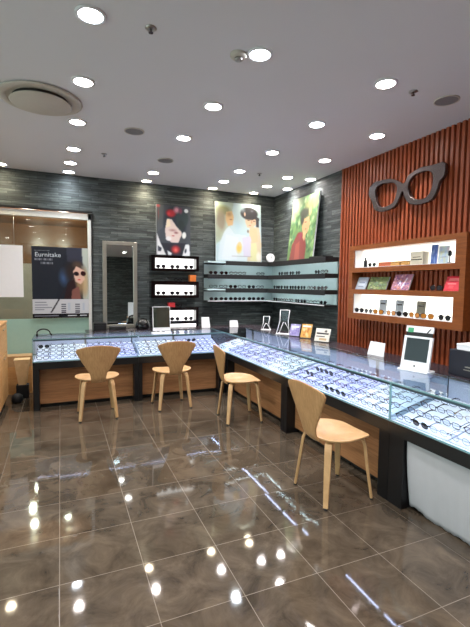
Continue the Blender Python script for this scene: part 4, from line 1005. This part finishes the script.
# white framed tabletop mirror with paper card on top
def table_mirror(x, y, rz, w, h, tilt, label, extra):
    t = tag(bpy.data.objects.new('tabletop_mirror', None), label, 'mirror'); C.objects.link(t); OFF[t.name] = Vector()
    Mx = MBk(0, 0, 0.006) @ Matrix.Rotation(tilt, 4, 'X'); z = 0.0
    f = 0.022
    b = MB(); T = lambda dz: Mx @ Matrix.Translation((0, 0, dz))
    if extra:
        lo, hi = 0.07, h * 0.74
        b.prism([(-w / 2, 0), (w / 2, 0), (w / 2, hi + 0.01), (-w / 2, hi + 0.01)], T(0), 0.018); link('mirror_frame', b, 'white', t)
        b = MB(); b.prism([(-w / 2 + f, lo), (w / 2 - f, lo), (w / 2 - f, hi - 0.005), (-w / 2 + f, hi - 0.005)], T(0.002), 0.002); link('mirror_glass', b, 'dark_mirror', t)
        b = MB(); b.prism([(-w / 2 + 0.01, hi + 0.011), (w / 2 - 0.01, hi + 0.011), (w / 2 - 0.01, hi + 0.04), (-w / 2 + 0.01, hi + 0.04)], T(-0.003), 0.012); link('top_slot', b, 'black', t)
        b = MB(); b.prism([(-w / 2 + 0.004, hi + 0.041), (w / 2 - 0.004, hi + 0.041), (w / 2 - 0.004, h), (-w / 2 + 0.004, h)], T(-0.002), 0.012); link('top_card', b, 'cardboard', t)
        b = MB(); b.prism([(-w / 2 + 0.02, h - 0.05), (-w / 2 + 0.065, h - 0.05), (-w / 2 + 0.065, h - 0.015), (-w / 2 + 0.02, h - 0.015)], T(-0.0012), 0.0006); link('green_print', b, 'green', t)
        b = MB(); b.prism([(w / 2 - 0.055, h - 0.05), (w / 2 - 0.045, h - 0.05), (w / 2 - 0.02, h - 0.012), (w / 2 - 0.035, h - 0.02)], T(-0.0012), 0.0006); link('black_print', b, 'black', t)
        b = MB(); b.cyl(None, 0.008, 0.001, mat4=T(0.001) @ Matrix.Translation((0, 0.034, 0)), n=16); link('dark_dot', b, 'black', t)
    else:
        b.prism([(-w / 2, 0.03), (w / 2, 0.03), (w / 2, h), (-w / 2, h)], T(0), 0.012); link('mirror_frame', b, 'white', t)
        b = MB(); b.prism([(-w / 2 + 0.008, 0.075), (w / 2 - 0.008, 0.075), (w / 2 - 0.008, h - 0.008), (-w / 2 + 0.008, h - 0.008)], T(0.002), 0.002); link('mirror_glass', b, 'grey_mirror', t)
    b = MB(); b.box(-w / 2 - 0.008, w / 2 + 0.008, -0.03, 0.09, 0, 0.012, bev=0.004); link('stand_base', b, 'white', t)
    b = MB(); b.tube([(0, 0.085, 0.012), (0, 0.075 + 0.02, h * 0.25), (0, 0.02 + h * 0.12, h * 0.45)], 0.008, 8); link('stand_strut', b, 'white', t)
    t.location = (x, y, ZT); t.rotation_euler = (0, 0, rz); return t
table_mirror(2.42, 2.25, -PI / 2 + 0.25, 0.22, 0.335, -0.2, 'white framed tabletop mirror with a printed card on top, in front of the slats', True)
table_mirror(1.18, 5.11, 0.0, 0.225, 0.34, -0.12, 'white framed tabletop mirror in front of the bottom black wall box', False)

# navy box with white top piece
t = thing('navy_gift_box', 'dark navy box at the near end of the counter top', 'box', (2.69, 1.9, ZT))
b = MB(); b.box(2.60, 2.78, 1.70, 2.10, ZT, ZT + 0.185, bev=0.003); link('box_body', b, 'navy', t)
b = MB(); b.box(2.5985, 2.5998, 1.78, 1.98, ZT + 0.05, ZT + 0.056); b.box(2.5985, 2.5998, 1.82, 1.97, ZT + 0.07, ZT + 0.078); link('printed_mark', b, 'pewter', t)
small_box('white_carton', 2.61, 2.77, 1.72, 2.05, ZT + 0.186, 0.045, 'cardboard', 'white carton lying on the dark navy box', 'box')

# clear acrylic display stands
def acrylic_stand(x, y, rz, w, h, label):
    t = tag(bpy.data.objects.new('acrylic_stand', None), label, 'display stand'); C.objects.link(t); OFF[t.name] = Vector()
    b = MB(); b.box(-w / 2, w / 2, -0.05, 0.05, 0, 0.008, bev=0.002); link('stand_base', b, 'white', t)
    for s in (-1, 1):
        b = MB(); b.tube([(s * w * 0.46, -0.042, 0.008), (s * w * 0.30, 0.0, h * 0.55), (s * w * 0.34, 0.03, h)], 0.0055, 6, flat=0.6); link('upright', b, 'white', t)
        b = MB(); b.tube([(s * w * 0.44, 0.044, 0.008), (s * w * 0.05, 0.004, h * 0.5)], 0.0045, 6); link('strut', b, 'white', t)
    b = MB(); b.tube([(-w * 0.34, 0.03, h), (w * 0.34, 0.03, h)], 0.0055, 6); link('top_bar', b, 'white', t)
    b = MB(); b.box(-w * 0.29, w * 0.29, 0.014, 0.018, h * 0.55, h * 0.97); link('clear_plate', b, 'acrylic', t)
    t.location = (x, y, ZT); t.rotation_euler = (0, 0, rz); return t
acrylic_stand(2.66, 4.60, -0.9, 0.19, 0.31, 'tall white and clear display stand on the counter below the corner shelf')
acrylic_stand(2.67, 5.12, -0.7, 0.13, 0.19, 'shorter white and clear display stand nearer the counter corner')
# leaflets leaning on small holders on the right run
def holder(x, y, rz, w, h, cv, label):
    t = tag(bpy.data.objects.new('leaflet_holder', None), label, 'leaflet holder'); C.objects.link(t); OFF[t.name] = Vector()
    b = MB(); b.box(-w / 2, w / 2, -0.02, 0.07, 0, 0.006, bev=0.001); b.prism([(-w / 2, 0.006), (w / 2, 0.006), (w / 2, h * 0.6), (-w / 2, h * 0.6)], MBk(0, 0.02, 0) @ Matrix.Rotation(-0.35, 4, 'X'), 0.003); link('holder', b, 'black', t)
    board('leaflet', cv, MBk(0, 0.012, 0.008) @ Matrix.Rotation(-0.35, 4, 'X'), w * 0.95, h, 0.003, parent=t)
    t.location = (x, y, ZT); t.rotation_euler = (0, 0, rz); return t
cv = Canvas(20, 26, (150, 140, 190)); cv.blobs(14, (0, 0, 1, 1), [(206, 206, 230), (120, 108, 180)], (0.08, 0.2)); cv.rect(0.1, 0.15, 0.9, 0.3, (226, 226, 236))
holder(2.66, 4.36, -1.0, 0.14, 0.15, cv, 'lilac leaflet leaning in a holder on the counter')
cv = Canvas(20, 26, (214, 160, 76)); cv.blobs(14, (0, 0, 1, 1), [(232, 206, 150), (176, 96, 50), (236, 232, 216)], (0.08, 0.2)); cv.rect(0.1, 0.1, 0.9, 0.22, (236, 232, 226))
holder(2.69, 4.15, -1.0, 0.14, 0.17, cv, 'orange leaflet leaning in a holder on the counter')
cv = Canvas(22, 24, (222, 216, 206)); cv.rect(0.1, 0.35, 0.9, 0.45, (60, 56, 58)); cv.rect(0.1, 0.6, 0.7, 0.66, (90, 80, 80)); cv.rect(0.3, 0.75, 0.8, 0.9, (190, 160, 120)); cv.ell(0.7, 0.2, 0.1, 0.1, (90, 80, 76))
holder(2.68, 3.81, -1.1, 0.19, 0.15, cv, 'cream leaflet with dark print leaning in a holder near the slatted wall')
# dark dome, black box, black hooked stand
b = MB(); b.lathe([(0.07, 0), (0.098, 0.015), (0.10, 0.05), (0.085, 0.10), (0.055, 0.138), (0.015, 0.155)], (1.05, 5.74, ZT), 36); tag(link('dome_hat', b, 'black_gloss'), 'glossy black dome standing between the mirror and the wall boxes', 'dome')
small_box('speaker_box', 0.40, 0.56, 5.68, 5.84, ZT, 0.10, 'black', 'small black box on the counter left of the framed mirror', 'box')
small_box('speaker_box', 0.61, 0.82, 5.70, 5.84, ZT, 0.045, 'black_matte', 'flat black box on the counter in front of the framed mirror', 'box')
t = thing('hook_stand', 'black curved hook lying on the left end of the counter', 'hook', (-0.12, 5.3, ZT))
b = MB(); b.tube([(-0.06 + 0.0, 5.28, ZT + 0.03)] + [(-0.12 - 0.07 * math.cos(a), 5.28, ZT + 0.04 + 0.065 * math.sin(a)) for a in [k * PI / 10 for k in range(10, -1, -1)]][::-1][:10] , 0.007, 8) if False else b.tube([(-0.19 - 0.07 * math.cos(k * PI / 10), 5.28, ZT + 0.035 + 0.05 * math.sin(k * PI / 10)) for k in range(0, 11)] + [(-0.10, 5.28, ZT + 0.008)], 0.008, 8)
link('hook_bar', b, 'black', t)
b = MB(); b.cyl((-0.26, 5.28, ZT + 0.016), 0.011, 0.032, n=12); link('hook_foot', b, 'rubber', t)

# ------------------------------------------------------------ left side: desk cabinet, wooden bin, dark bag
t = thing('wooden_desk', 'honey coloured wooden desk at the left edge of the view', 'desk', (-0.95, 5.1, 0))
b = MB(); b.box(-1.30, -0.615, 4.45, 5.62, 0.06, 0.965); link('desk_body', b, 'desk', t)
b = MB(); b.box(-1.32, -0.60, 4.43, 5.64, 0.966, 0.99, bev=0.003); link('desk_top', b, 'desk', t)
b = MB(); b.box(-1.28, -0.64, 4.48, 5.60, 0, 0.06); link('desk_plinth', b, 'black_matte', t)
for k in range(2):
    for z0, z1 in ((0.08, 0.62), (0.63, 0.955)):
        y0 = 4.47 + k * 0.575
        b = MB(); b.box(-0.6145, -0.604, y0, y0 + 0.565, z0, z1, bev=0.002); d = link('desk_door' if z0 < 0.1 else 'drawer', b, 'desk', t)
        b = MB(); b.box(-0.6035, -0.595, y0 + 0.2, y0 + 0.36, z1 - 0.05, z1 - 0.04); link('handle', b, 'steel', d)
t = thing('wooden_bin', 'tapered light wooden bin in the gap left of the counter', 'bin', (-0.42, 5.75, 0))
b = MB()
for sgn in (0, 1):
    pass
def frust(b, cx, cy, z0, z1, w0, w1, d0, d1, mi=0):
    A = [b.bm.verts.new((cx + sx * w0 / 2, cy + sy * d0 / 2, z0)) for sx, sy in ((-1, -1), (1, -1), (1, 1), (-1, 1))]
    Bq = [b.bm.verts.new((cx + sx * w1 / 2, cy + sy * d1 / 2, z1)) for sx, sy in ((-1, -1), (1, -1), (1, 1), (-1, 1))]
    b.bm.faces.new(A); b.bm.faces.new(Bq)
    for i in range(4): b.bm.faces.new((A[i], A[(i + 1) % 4], Bq[(i + 1) % 4], Bq[i]))
frust(b, -0.455, 5.72, 0.175, 0.485, 0.09, 0.17, 0.10, 0.15); link('bin_body', b, 'pale_oak', t)
b = MB(); b.box(-0.545, -0.365, 5.64, 5.80, 0.4855, 0.497, bev=0.003); link('bin_rim', b, 'pale_oak', t)
b = MB(); b.box(-0.525, -0.385, 5.66, 5.78, 0.0, 0.174, bev=0.01); link('bin_foot', b, 'black_matte', t)
b = MB(); frust(b, -0.52, 5.78, 0.0, 0.15, 0.02, 0.02, 0.2, 0.1); b.bm.free(); b = MB()
b.lathe([(0.05, 0), (0.065, 0.02), (0.06, 0.08), (0.03, 0.11)], (-0.50, 5.50, 0), 20); tag(link('dark_pouch', b, 'black_matte'), 'low dark pouch on the floor beside the wooden bin', 'pouch')
small_box('storage_crate', -0.66, -0.36, 5.92, 6.12, 0.0, 0.50, 'desk', 'low wooden crate standing against the foot of the window', 'crate', 'oak')

# ------------------------------------------------------------ camera and view
p = (0.404126282, -0.0691649084, 0.0120340987, 408.640711)
yaw, pit, rol, F = p
f = Vector((math.sin(yaw) * math.cos(pit), math.cos(yaw) * math.cos(pit), math.sin(pit)))
r = Vector((math.cos(yaw), -math.sin(yaw), 0)); u = r.cross(f)
r2 = r * math.cos(rol) + u * math.sin(rol); u2 = -r * math.sin(rol) + u * math.cos(rol)
cam = bpy.data.cameras.new('camera'); co = bpy.data.objects.new('camera', cam); C.objects.link(co)
Mc = Matrix.Identity(4)
for i in range(3): Mc[i][0] = r2[i]; Mc[i][1] = u2[i]; Mc[i][2] = -f[i]
Mc[2][3] = 1.45
co.matrix_world = Mc
cam.sensor_fit = 'VERTICAL'; cam.sensor_height = 24; cam.lens = F / 627 * 24; cam.clip_start = 0.05
scn.camera = co
wd = bpy.data.worlds.new('world'); scn.world = wd; wd.use_nodes = True
wd.node_tree.nodes['Background'].inputs[0].default_value = (0.95, 0.97, 1.0, 1); wd.node_tree.nodes['Background'].inputs[1].default_value = 2.2
scn.view_settings.view_transform = 'Standard'; scn.view_settings.look = 'None'; scn.view_settings.gamma = 1; scn.view_settings.exposure = 1.15
scn.view_settings.use_curve_mapping = False
scn.cycles.transparent_max_bounces = 24
scn.cycles.use_denoising = True
scn.cycles.sample_clamp_indirect = 6
